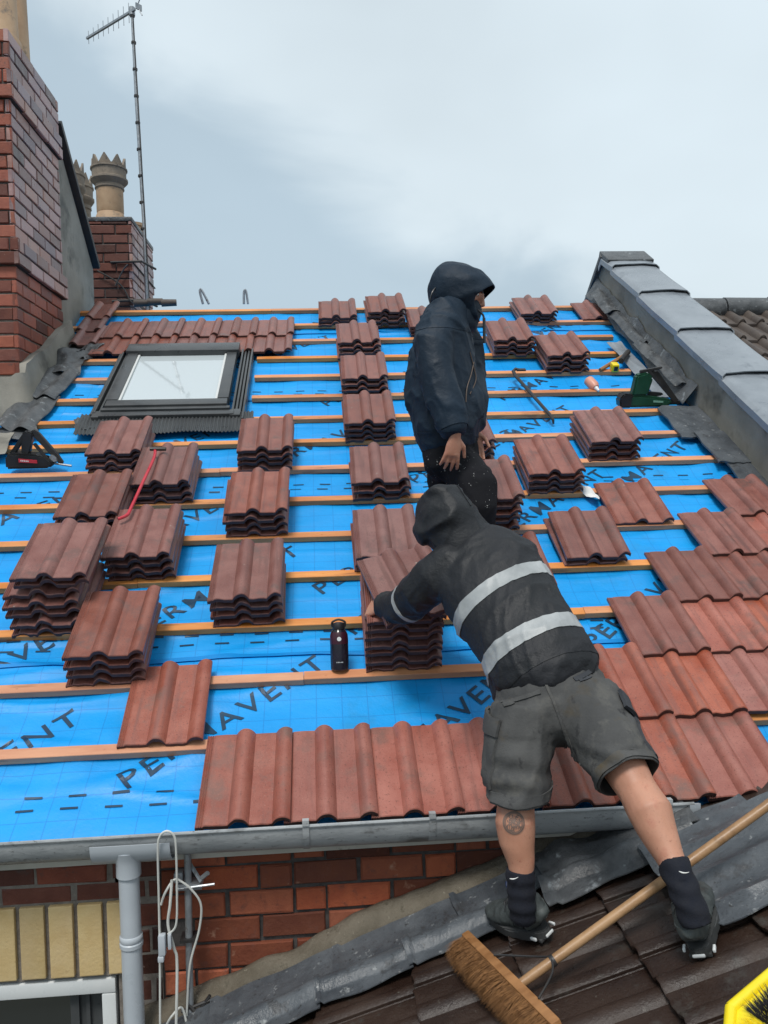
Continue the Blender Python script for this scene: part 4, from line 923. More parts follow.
# aerial pole and cables on the wall
ap_ = thing('cable_pole', 'short grey metal pole clamped on the brick wall beside the downpipe', 'pole', (-.51, 2.83, -1.9))
bm = bmesh.new(); tube(bm, [(-.503, 2.82, -1.255), (-.515, 2.80, -2.10)], .0125, 12, cap=True); obj('pole', bm, M['steel'], ap_)
bm = bmesh.new()
box2(bm, (-.545, 2.795, -1.375), (-.455, 2.855, -1.355), .003); tube(bm, [(-.54, 2.79, -1.365), (-.41, 2.79, -1.355)], .0045, 6); tube(bm, [(-.50, 2.84, -1.30), (-.455, 2.79, -1.345)], .007, 6)
box2(bm, (-.55, 2.80, -1.35), (-.52, 2.84, -1.315), .005); tube(bm, [(-.46, 2.80, -1.34), (-.43, 2.78, -1.31)], .008, 6); obj('clamp', bm, M['steel'], ap_)
bm = bmesh.new(); box2(bm, (-.535, 2.79, -1.555), (-.475, 2.85, -1.545)); tube(bm, [(-.54, 2.80, -1.80), (-.42, 2.80, -1.76)], .006, 6); tube(bm, [(-.50, 2.80, -1.83), (-.44, 2.80, -1.75)], .006, 6); tube(bm, [(-.52, 2.80, -1.77), (-.46, 2.79, -1.84)], .007, 6); obj('rusty_clip', bm, M['iron'], ap_)
def cable(pts, label, r=.0038):
    bm = bmesh.new(); tube(bm, spline(pts, 8), r, 8); return tag(obj('cable', bm, M['cable'], None), label, 'cable', 'cables on the brick wall')
cable([(-0.5980, 2.7200, -1.8400), (-0.5890, 2.7200, -1.5670), (-0.5830, 2.7100, -1.3580), (-0.5760, 2.6900, -1.1800), (-0.5660, 2.6850, -1.1320), (-0.5420, 2.6800, -1.1150), (-0.5210, 2.6850, -1.1350), (-0.5170, 2.6900, -1.1840), (-0.5230, 2.7100, -1.3450), (-0.5320, 2.7200, -1.4520), (-0.5610, 2.7300, -1.4860)], 'white cable looping over the gutter edge above the wall')
cable([(-0.5830, 2.7400, -1.3900), (-0.5680, 2.7400, -1.3500), (-0.5410, 2.7600, -1.3170), (-0.5160, 2.7700, -1.3310), (-0.4840, 2.7700, -1.3610), (-0.4570, 2.7800, -1.4200), (-0.4680, 2.7900, -1.5120), (-0.5030, 2.7900, -1.6320), (-0.5190, 2.7900, -1.7900), (-0.5260, 2.7900, -1.8950)], 'white cable curving right of the grey pole down the bricks', .004)
cable([(-0.5460, 2.7500, -1.3120), (-0.5530, 2.7400, -1.3920), (-0.5620, 2.7400, -1.4600), (-0.5450, 2.7400, -1.5410), (-0.5370, 2.7400, -1.6000), (-0.5500, 2.7400, -1.8580)], 'white cable running straight down just left of the grey pole', .005)
cable([(-0.5820, 2.7600, -1.8140), (-0.5640, 2.7600, -1.7870), (-0.5320, 2.7700, -1.7680), (-0.5140, 2.7700, -1.8470)], 'short white cable end crossing at the foot of the pole', .004)
bm = bmesh.new(); box2(bm, (-.590, 2.70, -1.545), (-.566, 2.725, -1.475), .006); box2(bm, (-.560, 2.71, -1.53), (-.548, 2.73, -1.48), .004); box2(bm, (-.592, 2.698, -1.565), (-.572, 2.722, -1.546), .004)
tag(obj('cable_joiner', bm, M['pipe'], None), 'small grey cable joiner hanging in the white cable loop', 'joiner')

# ============================================================ PEOPLE
def loft(bm, rings, n=20, round_ends=True):
    """rings: (centre, width axis, r1, r2); closed tapering tube with elliptical sections"""
    R = [(V(c), V(a), r1, r2) for c, a, r1, r2 in rings]; out = []
    if round_ends:
        c0, a0, p0, q0 = R[0]; d = (c0-R[1][0]).normalized()*min(p0, q0)
        c1, a1, p1, q1 = R[-1]; e = (c1-R[-2][0]).normalized()*min(p1, q1)
        R = [(c0+d*.55, a0, p0*.55, q0*.55), (c0+d*.3, a0, p0*.85, q0*.85)] + R + [(c1+e*.3, a1, p1*.85, q1*.85), (c1+e*.55, a1, p1*.55, q1*.55)]
    for i, (c, a, r1, r2) in enumerate(R):
        t = (R[min(i+1, len(R)-1)][0]-R[max(i-1, 0)][0]).normalized(); a = (a-t*a.dot(t)).normalized(); b = t.cross(a)
        out.append([bm.verts.new(c+a*(r1*math.cos(2*math.pi*k/n))+b*(r2*math.sin(2*math.pi*k/n))) for k in range(n)])
    for r0, r1 in zip(out, out[1:]):
        for k in range(n): bm.faces.new((r0[k], r0[(k+1) % n], r1[(k+1) % n], r1[k]))
    bm.faces.new(out[0][::-1]); bm.faces.new(out[-1])
def limb(bm, pts, rs, n=14): 
    a = V((1, .13, .07)); loft(bm, [(p, a if abs((V(pts[min(i+1, len(pts)-1)])-V(pts[max(i-1, 0)])).normalized().dot(a.normalized())) < .9 else V((0, 1, .3)), r, r) for i, (p, r) in enumerate(zip(pts, rs))], n)
def ell(bm, c, r, M3=None):
    m = Matrix.Translation(V(c)) @ (M3.to_4x4() if M3 else Matrix.Identity(4)) @ Matrix.Diagonal((*r, 1))
    bmesh.ops.create_uvsphere(bm, u_segments=20, v_segments=14, radius=1, matrix=m)
def remesh(bm, vox, smooth=6):
    bmesh.ops.recalc_face_normals(bm, faces=bm.faces[:])
    me = bpy.data.meshes.new('t'); bm.to_mesh(me); bm.free(); o = bpy.data.objects.new('t', me); C.objects.link(o)
    r = o.modifiers.new('r', 'REMESH'); r.mode = 'VOXEL'; r.voxel_size = vox
    s = o.modifiers.new('s', 'SMOOTH'); s.factor = .5; s.iterations = smooth
    dg = bpy.context.evaluated_depsgraph_get(); out = bpy.data.meshes.new_from_object(o.evaluated_get(dg)); bpy.data.objects.remove(o)
    b = bmesh.new(); b.from_mesh(out); bpy.data.meshes.remove(out); b.normal_update(); return b
def folds(b, fn):
    b.normal_update(); mv = [(v, v.normal.copy(), fn(v.co, v.normal)) for v in b.verts]
    for v, n_, d in mv: v.co += n_*d
    b.normal_update()
def cloth_fold(seed, amp, sx, ax=None, fine=.35):
    """ridged creases; ax = direction the creases run along"""
    def f(p, n_):
        q = p.copy()
        if ax is not None: q = q - ax*(q.dot(ax)*.72)
        d = 1-abs(nz3(q, sx, seed))*2.6; e = 1-abs(nz3(q, sx*2.3, seed+4))*2.6
        mask = .35+.65*max(0, min(1, .5+nz3(p, 3.0, seed+2)*1.8))
        return amp*mask*(max(0, d)**2.2*1.35 - .35) + amp*fine*(max(0, e)**1.6-.3)*mask
    return f
def patch(src, planes, off, thick, name, m, parent, nfilter=None, sub=0, sharp=60):
    """copy of the piece of the mesh inside the planes (co, no = outward), lifted by off and given thickness"""
    b = src.copy()
    for co, no in planes:
        bmesh.ops.bisect_plane(b, geom=b.verts[:]+b.edges[:]+b.faces[:], plane_co=V(co), plane_no=V(no), clear_outer=True)
    if nfilter:
        b.normal_update(); bmesh.ops.delete(b, geom=[f for f in b.faces if not nfilter(f.calc_center_median(), f.normal)], context='FACES')
    b.normal_update(); vs = b.verts[:]; nn = {v: v.normal.copy() for v in vs}
    top = {v: b.verts.new(v.co+nn[v]*(off+thick)) for v in vs}; fs = b.faces[:]; bnd = [e for e in b.edges if len(e.link_faces) == 1]
    for v in vs: v.co += nn[v]*(off-.003)
    for f in fs: b.faces.new([top[v] for v in f.verts])
    for e in bnd:
        a, c = e.verts
        try: b.faces.new((a, c, top[c], top[a]))
        except ValueError: pass
    return obj(name, b, m, parent, sharp=sharp)
def fin(b, name, m, parent, sharp=80): return obj(name, b, m, parent, sharp=sharp)

# ---------------- bending man in shorts
pm = thing('person', 'bending man in black jacket with grey bands and grey shorts gripping a tile stack', 'person', LW(.80, 2.3))
RT = (V((0.8660, 2.5256, -0.5511))-V((0.5170, 2.5481, -0.6698))).normalized()           # across his back, to his right
def tor(px, r1, r2): return (V(px), RT, r1, r2)
waist = V((0.7103, 2.5948, -0.6377))
# jacket
def jacket1(g=0.0, lower=0.0):
    b = bmesh.new()
    loft(b, [tor((0.7136, 2.5892, -0.6465), .178+g, .140+g), tor((0.7036, 2.6165, -0.6025), .182+g, .142+g), tor((0.6739, 2.6913, -0.5288), .178+g, .140+g), tor((0.6428, 2.7864, -0.4536), .190+g, .145+g), tor((0.6133, 2.8713, -0.3786), .198+g, .14+g), tor((0.5841, 2.9359, -0.3117), .196+g, .125+g), tor((0.5509, 2.9904, -0.2560), .140+g, .10+g), tor((0.5201, 3.0242, -0.2123), .085+g, .08+g)], 28)
    limb(b, [(0.4801, 2.9545, -0.2878), (0.4025, 2.9686, -0.3457), (0.3502, 3.0108, -0.4013), (0.3102, 3.0725, -0.4499), (0.2740, 3.1448, -0.4706), (0.2401, 3.2171, -0.4839)], [.085+g, .086+g, .082+g, .075+g, .064+g, .052+g])
    limb(b, [(0.6921, 2.9486, -0.2871), (0.7565, 3.0619, -0.3573), (0.7107, 3.1624, -0.4582), (0.6298, 3.2674, -0.5023), (0.5630, 3.3125, -0.5063)], [.082+g, .080+g, .07+g, .056+g, .048+g])
    return b
jb = remesh(jacket1(), .0085, 8)
tdir = (V((0.5841, 2.9359, -0.3117))-V((0.7185, 2.5784, -0.6606))).normalized(); armd = (V((0.2401, 3.2171, -0.4839))-V((0.4025, 2.9686, -0.3457))).normalized()
folds(jb, cloth_fold(3, .014, 6.0, (RT*.85+tdir*.3).normalized())); folds(jb, cloth_fold(6, .004, 17, (RT*.3+tdir*.9).normalized()))
folds(jb, lambda p, n_: .012*max(0, 1-abs((p-V((0.4517, 2.9622, -0.4285))).dot(tdir))/.05)*max(0, nz3(p, 14, 8)) )
jacket = fin(jb.copy(), 'jacket', M['jacket'], pm)
back = tdir.cross(RT); back = back if back.y < 0 else -back
isb = lambda c, n_: (c-waist).dot(RT) > -.235 and n_.dot(armd) < .93
def band(pa, pb, w, name, nf, skew=0.0):
    a, b_ = V(pa), V(pb); ax = (b_-a).normalized(); no = (tdir - ax*tdir.dot(ax)).normalized(); c = (a+b_)/2
    return patch(jb, [(c+no*w/2, no), (c-no*w/2, -no)], .0015, .0015, name, M['reflect'], jacket, nf)
sh = V((0.4388, 2.9444, -0.3886))
band((0.4331, 2.7614, -0.4762), (0.7389, 2.8031, -0.3358), .055, 'reflective_band', lambda c, n_: (c-sh).dot(RT) > -.03 and (c-V((0.6577, 2.8466, -0.4203))).dot(back) > -.12)
band((0.4920, 2.6123, -0.6055), (0.8357, 2.6306, -0.4773), .058, 'reflective_band', lambda c, n_: (c-V((0.6788, 2.6597, -0.5636))).dot(back) > -.13)
c_ = V((0.3095, 3.0629, -0.4371)); patch(jb, [(c_+armd*.012, armd), (c_-armd*.003, -armd)], .0012, .0010, 'sleeve_piping', M['reflect'], jacket, lambda c, n_: (c-c_).length < .14 and n_.y < .5)
c_ = V((0.7153, 2.5786, -0.6605))+tdir*.01; patch(jb, [(c_+tdir*.035, tdir), (c_-tdir*.004, -tdir)], .0005, .0015, 'elastic_hem', M['jacket'], jacket)
# hood
hc = V((0.4690, 3.0506, -0.1362)); hb = bmesh.new()
fw = (tdir*.75+V((-.25, .5, -.1))).normalized(); hx = V((1, .1, .0)); hx = (hx-fw*hx.dot(fw)).normalized(); hz = fw.cross(hx); hM = Matrix((hx, fw, hz)).transposed()
ell(hb, hc, (.112, .130, .120), hM)
loft(hb, [((0.5457, 3.0013, -0.2417), hx, .13, .10), ((0.5184, 3.0143, -0.2116), hx, .118, .105), ((0.4892, 3.0380, -0.1666), hx, .112, .112), ((0.4676, 3.0617, -0.1061), hx, .104, .108), ((0.4705, 3.0730, -0.0606), hx, .078, .085)], 20)
ell(hb, V((0.3808, 3.0561, -0.1717)), (.035, .06, .06)); ell(hb, V((0.4424, 3.0356, -0.0403)), (.045, .05, .035)); ell(hb, V((0.5741, 2.9895, -0.2305)), (.075, .07, .05))
hb = remesh(hb, .0085, 8); folds(hb, cloth_fold(15, .013, 6.5, (hz*.5+hx).normalized(), .25)); folds(hb, cloth_fold(19, .0045, 13, (hz*.8-hx*.6).normalized(), .2))
fin(hb.copy(), 'hood', M['jacket'], pm)
patch(hb, [(hc+hx*.050, hx), (hc+hx*.046, -hx)], .0005, .0022, 'hood_seam', M['jacket'], pm, lambda c, n_: (c-hc).dot(fw) > -.08)
# shorts
sb = bmesh.new()
hipL, hipR = V((0.6195, 2.5588, -0.7197)), V((0.8050, 2.5266, -0.6649))
loft(sb, [tor((0.7103, 2.5948, -0.6377), .168, .112), tor((0.7179, 2.5778, -0.6801), .180, .130), tor((0.7283, 2.5602, -0.7350), .190, .145), tor((0.7279, 2.5389, -0.7747), .178, .13)], 28)
loft(sb, [((0.6261, 2.5477, -0.7397), RT, .108, .125), ((0.6006, 2.5171, -0.8134), RT, .106, .12), ((0.5880, 2.4855, -0.8887), V((1, 0, 0)), .100, .108), ((0.5843, 2.4528, -0.9778), V((1, 0, 0)), .094, .102), ((0.5823, 2.4471, -1.0037), V((1, 0, 0)), .094, .102)], 24, False)
loft(sb, [((0.8168, 2.5246, -0.6973), RT, .112, .128), ((0.8332, 2.4612, -0.7573), RT, .110, .12), ((0.8498, 2.3777, -0.8196), RT, .102, .11), ((0.8761, 2.3035, -0.8802), RT, .094, .102), ((0.8807, 2.2775, -0.8976), RT, .094, .102)], 24, False)
sb = remesh(sb, .009, 6)
folds(sb, cloth_fold(23, .0075, 10, V((.25, .1, .9)).normalized(), .6))
folds(sb, lambda p, n_: .009*math.sin(p.z*72+p.x*18+4*nz3(p, 6, 3))*max(0, .4+nz3(p, 5, 31))*(1 if p.z < -.78 else .25))
legR = (V((0.8762, 2.3036, -0.8772))-V((0.8168, 2.5246, -0.6973))).normalized()
for co_, no_ in ((V((0.5843, 2.4528, -0.9778)), V((0, 0, -1))), (V((0.8762, 2.3036, -0.8772)), legR)):
    bmesh.ops.bisect_plane(sb, geom=sb.verts[:]+sb.edges[:]+sb.faces[:], plane_co=co_, plane_no=no_, clear_outer=True)
shorts = fin(sb.copy(), 'shorts', M['shorts'], pm); so_ = shorts.modifiers.new('s', 'SOLIDIFY'); so_.thickness = .004; so_.offset = -1
def pocket(c, n_, xa, w, h, name, m, off=.003, th=.006):
    c = V(c); n_ = V(n_).normalized(); xa = V(xa); xa = (xa-n_*xa.dot(n_)).normalized(); ya = n_.cross(xa)
    return patch(sb, [(c+xa*w/2, xa), (c-xa*w/2, -xa), (c+ya*h/2, ya), (c-ya*h/2, -ya), (c-n_*.12, -n_)], off, th, name, m, shorts, lambda q, nn: nn.dot(n_) > .1)
legR = (V((0.8762, 2.3036, -0.8772))-V((0.8168, 2.5246, -0.6973))).normalized()
pocket((0.9556, 2.4307, -0.7953), (.9, -.42, -.1), legR, .19, .13, 'cargo_pocket', M['shorts_dark'])
pocket((0.9515, 2.4333, -0.7237), (.9, -.42, .0), legR, .055, .14, 'pocket_flap', M['shorts_dark'], .008, .008)
pocket((0.5204, 2.5222, -0.8430), (-.85, -.5, 0), (0, 0, 1), .20, .13, 'cargo_pocket', M['shorts'], .003, .006)
pocket((0.5197, 2.5249, -0.7603), (-.85, -.5, 0), (0, 0, 1), .05, .14, 'pocket_flap', M['shorts'], .008, .007)
pocket((0.8286, 2.4766, -0.6028), (.25, -.9, .2), RT, .13, .014, 'welt_pocket', M['shorts_dark'], .001, .003); pocket((0.6036, 2.4911, -0.6784), (-.1, -.95, .2), RT, .12, .012, 'welt_pocket', M['shorts'], .001, .004)
for leg, c in ((0, V((0.5880, 2.4531, -0.9592))), (1, V((0.8700, 2.3146, -0.8629)))):
    d_ = (V((0.02, 0, -1)) if leg == 0 else legR); patch(sb, [(c+d_*.012, d_), (c-d_*.016, -d_)], .0015, .003, 'turned_hem', M['shorts'], shorts, lambda q, nn, c=c: (q-c).length < .16)
# seam down the seat
c_ = V((0.6900, 2.4346, -0.6740)); patch(sb, [(c_+RT*.004, RT), (c_-RT*.004, -RT)], .0005, .003, 'seat_seam', M['shorts'], shorts, lambda q, nn: nn.y < -.2)

# body (one continuous mesh): head, torso, arms with hands, legs and feet
def hand(bm, w, d, n_, out, curl=.5, spread=.5, s=1.0):
    """w wrist, d towards the fingertips, n_ back of the hand, out = thumb side"""
    w, d, n_, out = V(w), V(d).normalized(), V(n_), V(out); n_ = (n_-d*n_.dot(d)).normalized(); out = (out-d*out.dot(d)-n_*out.dot(n_)).normalized()
    loft(bm, [(w-d*.03*s, out, .027*s, .020*s), (w+d*.01*s, out, .028*s, .018*s), (w+d*.045*s, out, .038*s, .016*s), (w+d*.085*s, out, .040*s, .0135*s)], 16)
    for k, (L, o_) in enumerate(((.070, .030), (.079, .010), (.074, -.011), (.058, -.031))):
        p = w+d*(.085*s)+out*(o_*s); a = curl*.25; dd = (d+out*(o_*spread*8)).normalized(); pts = [p-dd*.02*s, p]; rs = [.0098*s, .0098*s]
        ln = (L*.46, L*.31, L*.25); ang = 0
        for q, l in enumerate(ln):
            ang += curl*(.55, .75, .55)[q]; p = p + (dd*math.cos(ang)-n_*math.sin(ang))*l*s; pts.append(p); rs.append((.0090, .0082, .0068)[q]*s)
        limb(bm, pts, rs, 10)
    p = w+d*.018*s+out*.026*s-n_*.004*s; t1 = (out*.75+d*.65-n_*.25*curl).normalized(); t2 = (out*.30+d*.9-n_*.45*curl).normalized()
    limb(bm, [p-t1*.01*s, p+t1*.034*s, p+t1*.034*s+t2*.030*s, p+t1*.034*s+t2*.052*s], [.0145*s, .0118*s, .0100*s, .0080*s], 10)
def ear(bm, c, m3):
    ell(bm, c, (.008, .018, .030), m3)
bb = bmesh.new()
ell(bb, hc+fw*.0, (.072, .105, .088), hM); ell(bb, hc+fw*.075-hz*.0, (.05, .05, .055), hM); ell(bb, hc+fw*.128, (.012, .016, .02), hM)
for s_ in (-1, 1): ear(bb, hc+hx*.075*s_, hM)
limb(bb, [hc, V((0.5201, 3.0242, -0.2123)), V((0.5598, 2.9792, -0.2703))], [.055, .055, .06])
loft(bb, [tor((0.7179, 2.5778, -0.6801), .155, .105), tor((0.6739, 2.6913, -0.5288), .140, .10), tor((0.6202, 2.8706, -0.3860), .160, .10), tor((0.5739, 2.9574, -0.2912), .15, .08), tor((0.5383, 3.0018, -0.2415), .07, .06)], 24)
limb(bb, [(0.4801, 2.9545, -0.2878), (0.4025, 2.9686, -0.3457), (0.3102, 3.0725, -0.4499), (0.2401, 3.2171, -0.4839), (0.2182, 3.2488, -0.4878)], [.055, .05, .043, .029, .027])
limb(bb, [(0.6921, 2.9486, -0.2871), (0.7565, 3.0619, -0.3573), (0.7107, 3.1624, -0.4582), (0.5630, 3.3125, -0.5063)], [.055, .05, .043, .028])
hand(bb, (0.2219, 3.2435, -0.4871), V((0.1661, 3.3423, -0.5079))-V((0.2219, 3.2435, -0.4871)), (-.55, -.45, .55), (-.1, .3, 1), .9, .2)
hand(bb, (0.5597, 3.3177, -0.5070), (-.2, .8, -.1), (.6, -.3, .6), (-.5, .2, .8), .8, .2)
loft(bb, [((0.6285, 2.5574, -0.7425), RT, .085, .09), ((0.5972, 2.5062, -0.8483), RT, .076, .08), ((0.5787, 2.4647, -0.9346), XR, .062, .066), ((0.5694, 2.4437, -0.9828), XR, .055, .058), ((0.5598, 2.4225, -1.0424), XR, .061, .066), ((0.5629, 2.4153, -1.1017), XR, .055, .058), ((0.5710, 2.4028, -1.1586), XR, .041, .046), ((0.5708, 2.3956, -1.2264), XR, .034, .04), ((0.5694, 2.3941, -1.2751), XR, .032, .038)], 20)
loft(bb, [((0.8200, 2.5343, -0.6999), RT, .088, .095), ((0.8435, 2.4194, -0.7861), RT, .078, .084), ((0.8744, 2.3142, -0.8659), RT, .064, .068), ((0.8873, 2.2718, -0.9047), RT, .057, .060), ((0.9009, 2.2092, -0.9479), RT, .063, .070), ((0.9110, 2.1665, -1.0018), RT, .050, .056), ((0.9217, 2.1242, -1.0450), RT, .038, .044), ((0.9275, 2.0823, -1.0860), RT, .034, .04), ((0.9368, 2.0502, -1.1273), RT, .032, .038)], 20)
bb = remesh(bb, .0055, 4); folds(bb, lambda p, n_: .0015*nz3(p, 22, 2))
body = fin(bb.copy(), 'body', M['skin'], pm)
# tattoo on the left calf: a round line drawing
tb = bmesh.new(); tc_ = V((0.5447, 2.3641, -1.0203)); tx = V((1, .03, .03)).normalized(); tz = V((.0, .30, .95)).normalized(); tn = tx.cross(tz).normalized(); tn = tn if tn.y < 0 else -tn
from mathutils.bvhtree import BVHTree
bvh = BVHTree.FromBMesh(bb)
def ontatt(x, y):
    h = bvh.ray_cast(tc_+tn*.15+tx*x+tz*y, -tn, .4); return (h[0]+tn*.0022) if h[0] is not None else None
def tline(pts, w):
    pr = None
    for i, (x, y) in enumerate(pts):
        j = min(i+1, len(pts)-1); k = max(i-1, 0); dx, dy = pts[j][0]-pts[k][0], pts[j][1]-pts[k][1]; l = math.hypot(dx, dy) or 1; nx_, ny_ = -dy/l*w/2, dx/l*w/2
        a, c = ontatt(x+nx_, y+ny_), ontatt(x-nx_, y-ny_)
        if a is None or c is None: pr = None; continue
        cur = (tb.verts.new(a), tb.verts.new(c))
        if pr: tb.faces.new((pr[0], pr[1], cur[1], cur[0]))
        pr = cur
circ = lambda cx, cy, rx, ry, n=28, a0=0, a1=2*math.pi: [(cx+rx*math.cos(a0+(a1-a0)*k/n), cy+ry*math.sin(a0+(a1-a0)*k/n)) for k in range(n+1)]
tline(circ(0, 0, .029, .031), .0050); tline(circ(0, 0, .0245, .0265), .0022)
r_ = random.Random(5)
for k in range(20):
    a = r_.uniform(0, 6.3); rr = r_.uniform(.004, .02); tline(circ(rr*math.cos(a), rr*math.sin(a), r_.uniform(.004, .011), r_.uniform(.004, .011), 10, r_.uniform(0, 3), r_.uniform(3.5, 6)), .0028)
for k in range(9): tline([(-.02+.005*k, -.018+r_.uniform(-.006, .006)), (-.018+.005*k, .002+r_.uniform(-.006, .01))], .002)
obj('tattoo', tb, M['tattoo'], pm, normals=False)
# socks
def socks(pl, name):
    b = bmesh.new(); loft(b, pl, 20, False); b = remesh(b, .006, 4); folds(b, lambda p, n_: .002*math.sin(p.z*150+3*nz3(p, 9, 1))); return b
k1 = socks([((0.5672, 2.4015, -1.1764), XR, .046, .050), ((0.5678, 2.3958, -1.2263), XR, .043, .048), ((0.5679, 2.3889, -1.2847), XR, .042, .050), ((0.5719, 2.3971, -1.3327), XR, .038, .046)], 'sock'); fin(k1, 'sock', M['sock'], pm)
k2 = socks([((0.9244, 2.1208, -1.0492), RT, .044, .048), ((0.9302, 2.0821, -1.0860), RT, .041, .046), ((0.9371, 2.0450, -1.1300), RT, .041, .048), ((0.9451, 2.0229, -1.1750), XR, .040, .050)], 'sock'); fin(k2, 'sock', M['sock'], pm)
def swoosh(c, d, parent, s=1.0):
    bm = bmesh.new(); c = V(c); d = V(d); pts = []
    up_ = V((0, -.1, 1))
    for k in range(9):
        t = k/8; pts.append(c + d*(.026*s*(t-.5)) + up_*(.010*s*((t-.35)**2)*1.4))
    tube(bm, pts, [.0008, .0016, .0020, .0020, .0017, .0014, .0011, .0008, .0004], 6); return obj('tick_mark', bm, M['white'], parent)
swoosh(V((0.5356, 2.3475, -1.1820)), (1, -.05, .0), pm); swoosh(V((0.9152, 2.0297, -1.0353)), (1, -.1, -.25), pm)
# trainers: ground point under the ankle, toe direction
def shoe(heel, toe, base_o, ankle):
    heel, toe = V(heel), V(toe); L = (toe-heel); ln = L.length; f_ = L.normalized(); s_ = f_.cross(LN).normalized()
    b = bmesh.new(); rings = []
    for t, w, h in ((.0, .026, .050), (.08, .036, .085), (.24, .040, .080), (.42, .040, .046), (.62, .047, .036), (.80, .046, .027), (.93, .036, .020), (1.0, .018, .013)):
        rings.append((heel+f_*(ln*t)+LN*(.024+h*.72), s_, w, h*.72+.008))
    loft(b, rings, 22, False)
    A = V(ankle); loft(b, [(heel+f_*.055+LN*.06, s_, .043, .056), (heel.lerp(A, .0)+f_*.062+LN*.122, s_, .041, .052)], 20, False)
    b = remesh(b, .006, 4); folds(b, lambda p, n_: .0025*(1-abs(nz3(p, 28, 5))*3)+.002*nz3(p, 40, 2))
    root = fin(b, 'trainer', M['shoe'], pm)
    b = bmesh.new(); N_ = 26; out = []
    for k in range(N_):
        a = 2*math.pi*k/N_; t = .5-.5*math.cos(a); w = .040+.010*math.sin(math.pi*min(1, t*1.1))**2*(1 if t > .4 else .3); w *= (math.sin(a))
        w = math.copysign(abs(w)**.8*.055**.2, w) if w else 0; out.append((ln*(t*1.06-.03), w))
    prism(b, out, .030, heel+LN*.016, f_, s_, LN, .005)
    for k in range(9): box(b, heel+f_*(ln*(.05+.11*k))+LN*.003, .012, .085 if 2 < k < 7 else .06, .010, (f_, s_, LN), .002)
    so_ = obj('sole', b, M['sole'], root)
    for t, sd in ((-.035, 0), (.06, 1), (.10, -1), (.55, 1)):
        b = bmesh.new(); p = heel+f_*(ln*t)+s_*(sd*.040)+LN*.016
        if sd == 0: box(b, p, .006, .034, .009, (f_, s_, LN), .004)
        else: box(b, p, .024, .008, .009, (f_, s_, LN), .003)
        obj('pale_sole_insert', b, M['upvc'], so_)
    ub = bmesh.new(); ub.from_mesh(root.data)
    patch(ub, [(heel+f_*(ln*.20), f_), (heel+LN*.105, LN), (heel+LN*.035, -LN)], .0006, .002, 'heel_panel', M['heel_grey'], root)
    for k_ in (.34, .48): patch(ub, [(heel+f_*(ln*(k_+.045)), (f_+LN*.5).normalized()), (heel+f_*(ln*k_), -(f_+LN*.5).normalized()), (heel+LN*.035, -LN)], .0004, .0015, 'side_strap', M['heel_grey'], root)
    ub.free(); b = bmesh.new()
    for k in range(4): tube(b, spline([heel+f_*(ln*(.50+.07*k))+s_*(-.03)+LN*(.078-.009*k), heel+f_*(ln*(.50+.07*k))+LN*(.108-.013*k), heel+f_*(ln*(.50+.07*k))+s_*.03+LN*(.078-.009*k)], 4), .003, 6)
    obj('lace', b, M['black'], root)
    b = bmesh.new(); tube(b, spline([heel+f_*.075+s_*-.02+LN*.13, heel+f_*.10+LN*.165, heel+f_*.085+s_*.02+LN*.13], 5), .006, 8); obj('pull_loop', b, mat('blue_loop', (.015, .03, .09), rough=.5, bump=0), root)
shoe(LW(.655, 2.395, .008), LW(.525, 2.605, .008), 0, (0, 0, 0))
shoe(LW(.968, 2.045, .008), LW(1.085, 2.27, .008), 0, (0, 0, 0))

# ---------------- standing man in navy
ps = thing('person', 'standing man in navy hooded jacket and black paint flecked trousers, collar over his mouth', 'person', RW(.55, 1.1, .03))
FD = V((.88, -.28, -.44)).normalized()          # the way he faces
FH = V((.95, -.31, 0)).normalized(); SD = V((-.31, -.95, 0)).normalized()      # SD towards the camera
jb = bmesh.new()
def tr(px, r1, r2): return (V(px), FH, r1, r2)
loft(jb, [tr((0.6077, 3.8330, 0.1811), .135, .175), tr((0.6005, 3.8360, 0.2574), .160, .19), tr((0.5952, 3.8410, 0.4004), .165, .20), tr((0.5995, 3.8453, 0.5431), .150, .20), tr((0.6030, 3.8489, 0.6620), .135, .205), tr((0.6152, 3.8509, 0.7521), .115, .20), tr((0.6361, 3.8515, 0.8182), .090, .14), tr((0.6564, 3.8513, 0.8605), .075, .085)], 28)
limb(jb, [(0.5639, 3.7337, 0.7296), (0.5266, 3.6832, 0.6342), (0.5277, 3.6489, 0.5070), (0.5515, 3.6135, 0.3991), (0.5753, 3.5786, 0.3063), (0.5921, 3.5551, 0.2378)], [.088, .092, .086, .080, .068, .055])
limb(jb, [(0.6878, 3.9662, 0.7642), (0.7261, 4.0002, 0.6619), (0.7336, 3.9754, 0.5350), (0.7442, 3.8901, 0.4028), (0.7331, 3.8468, 0.2791)], [.08, .085, .08, .075, .06])
limb(jb, [(0.5380, 3.8554, 0.7114), (0.5019, 3.8551, 0.6171), (0.4794, 3.8530, 0.4988), (0.4716, 3.8502, 0.3942), (0.4975, 3.8454, 0.3078)], [.06, .075, .075, .07, .06]); ell(jb, (0.7058, 3.7916, 0.3695), (.06, .10, .10))
jb = remesh(jb, .0085, 8); folds(jb, cloth_fold(41, .014, 5.5, V((.5, 0, -.85)).normalized(), .5)); folds(jb, cloth_fold(47, .0045, 14, V((.9, 0, -.4)).normalized(), .3))
nj = fin(jb.copy(), 'jacket', M['navy'], ps)
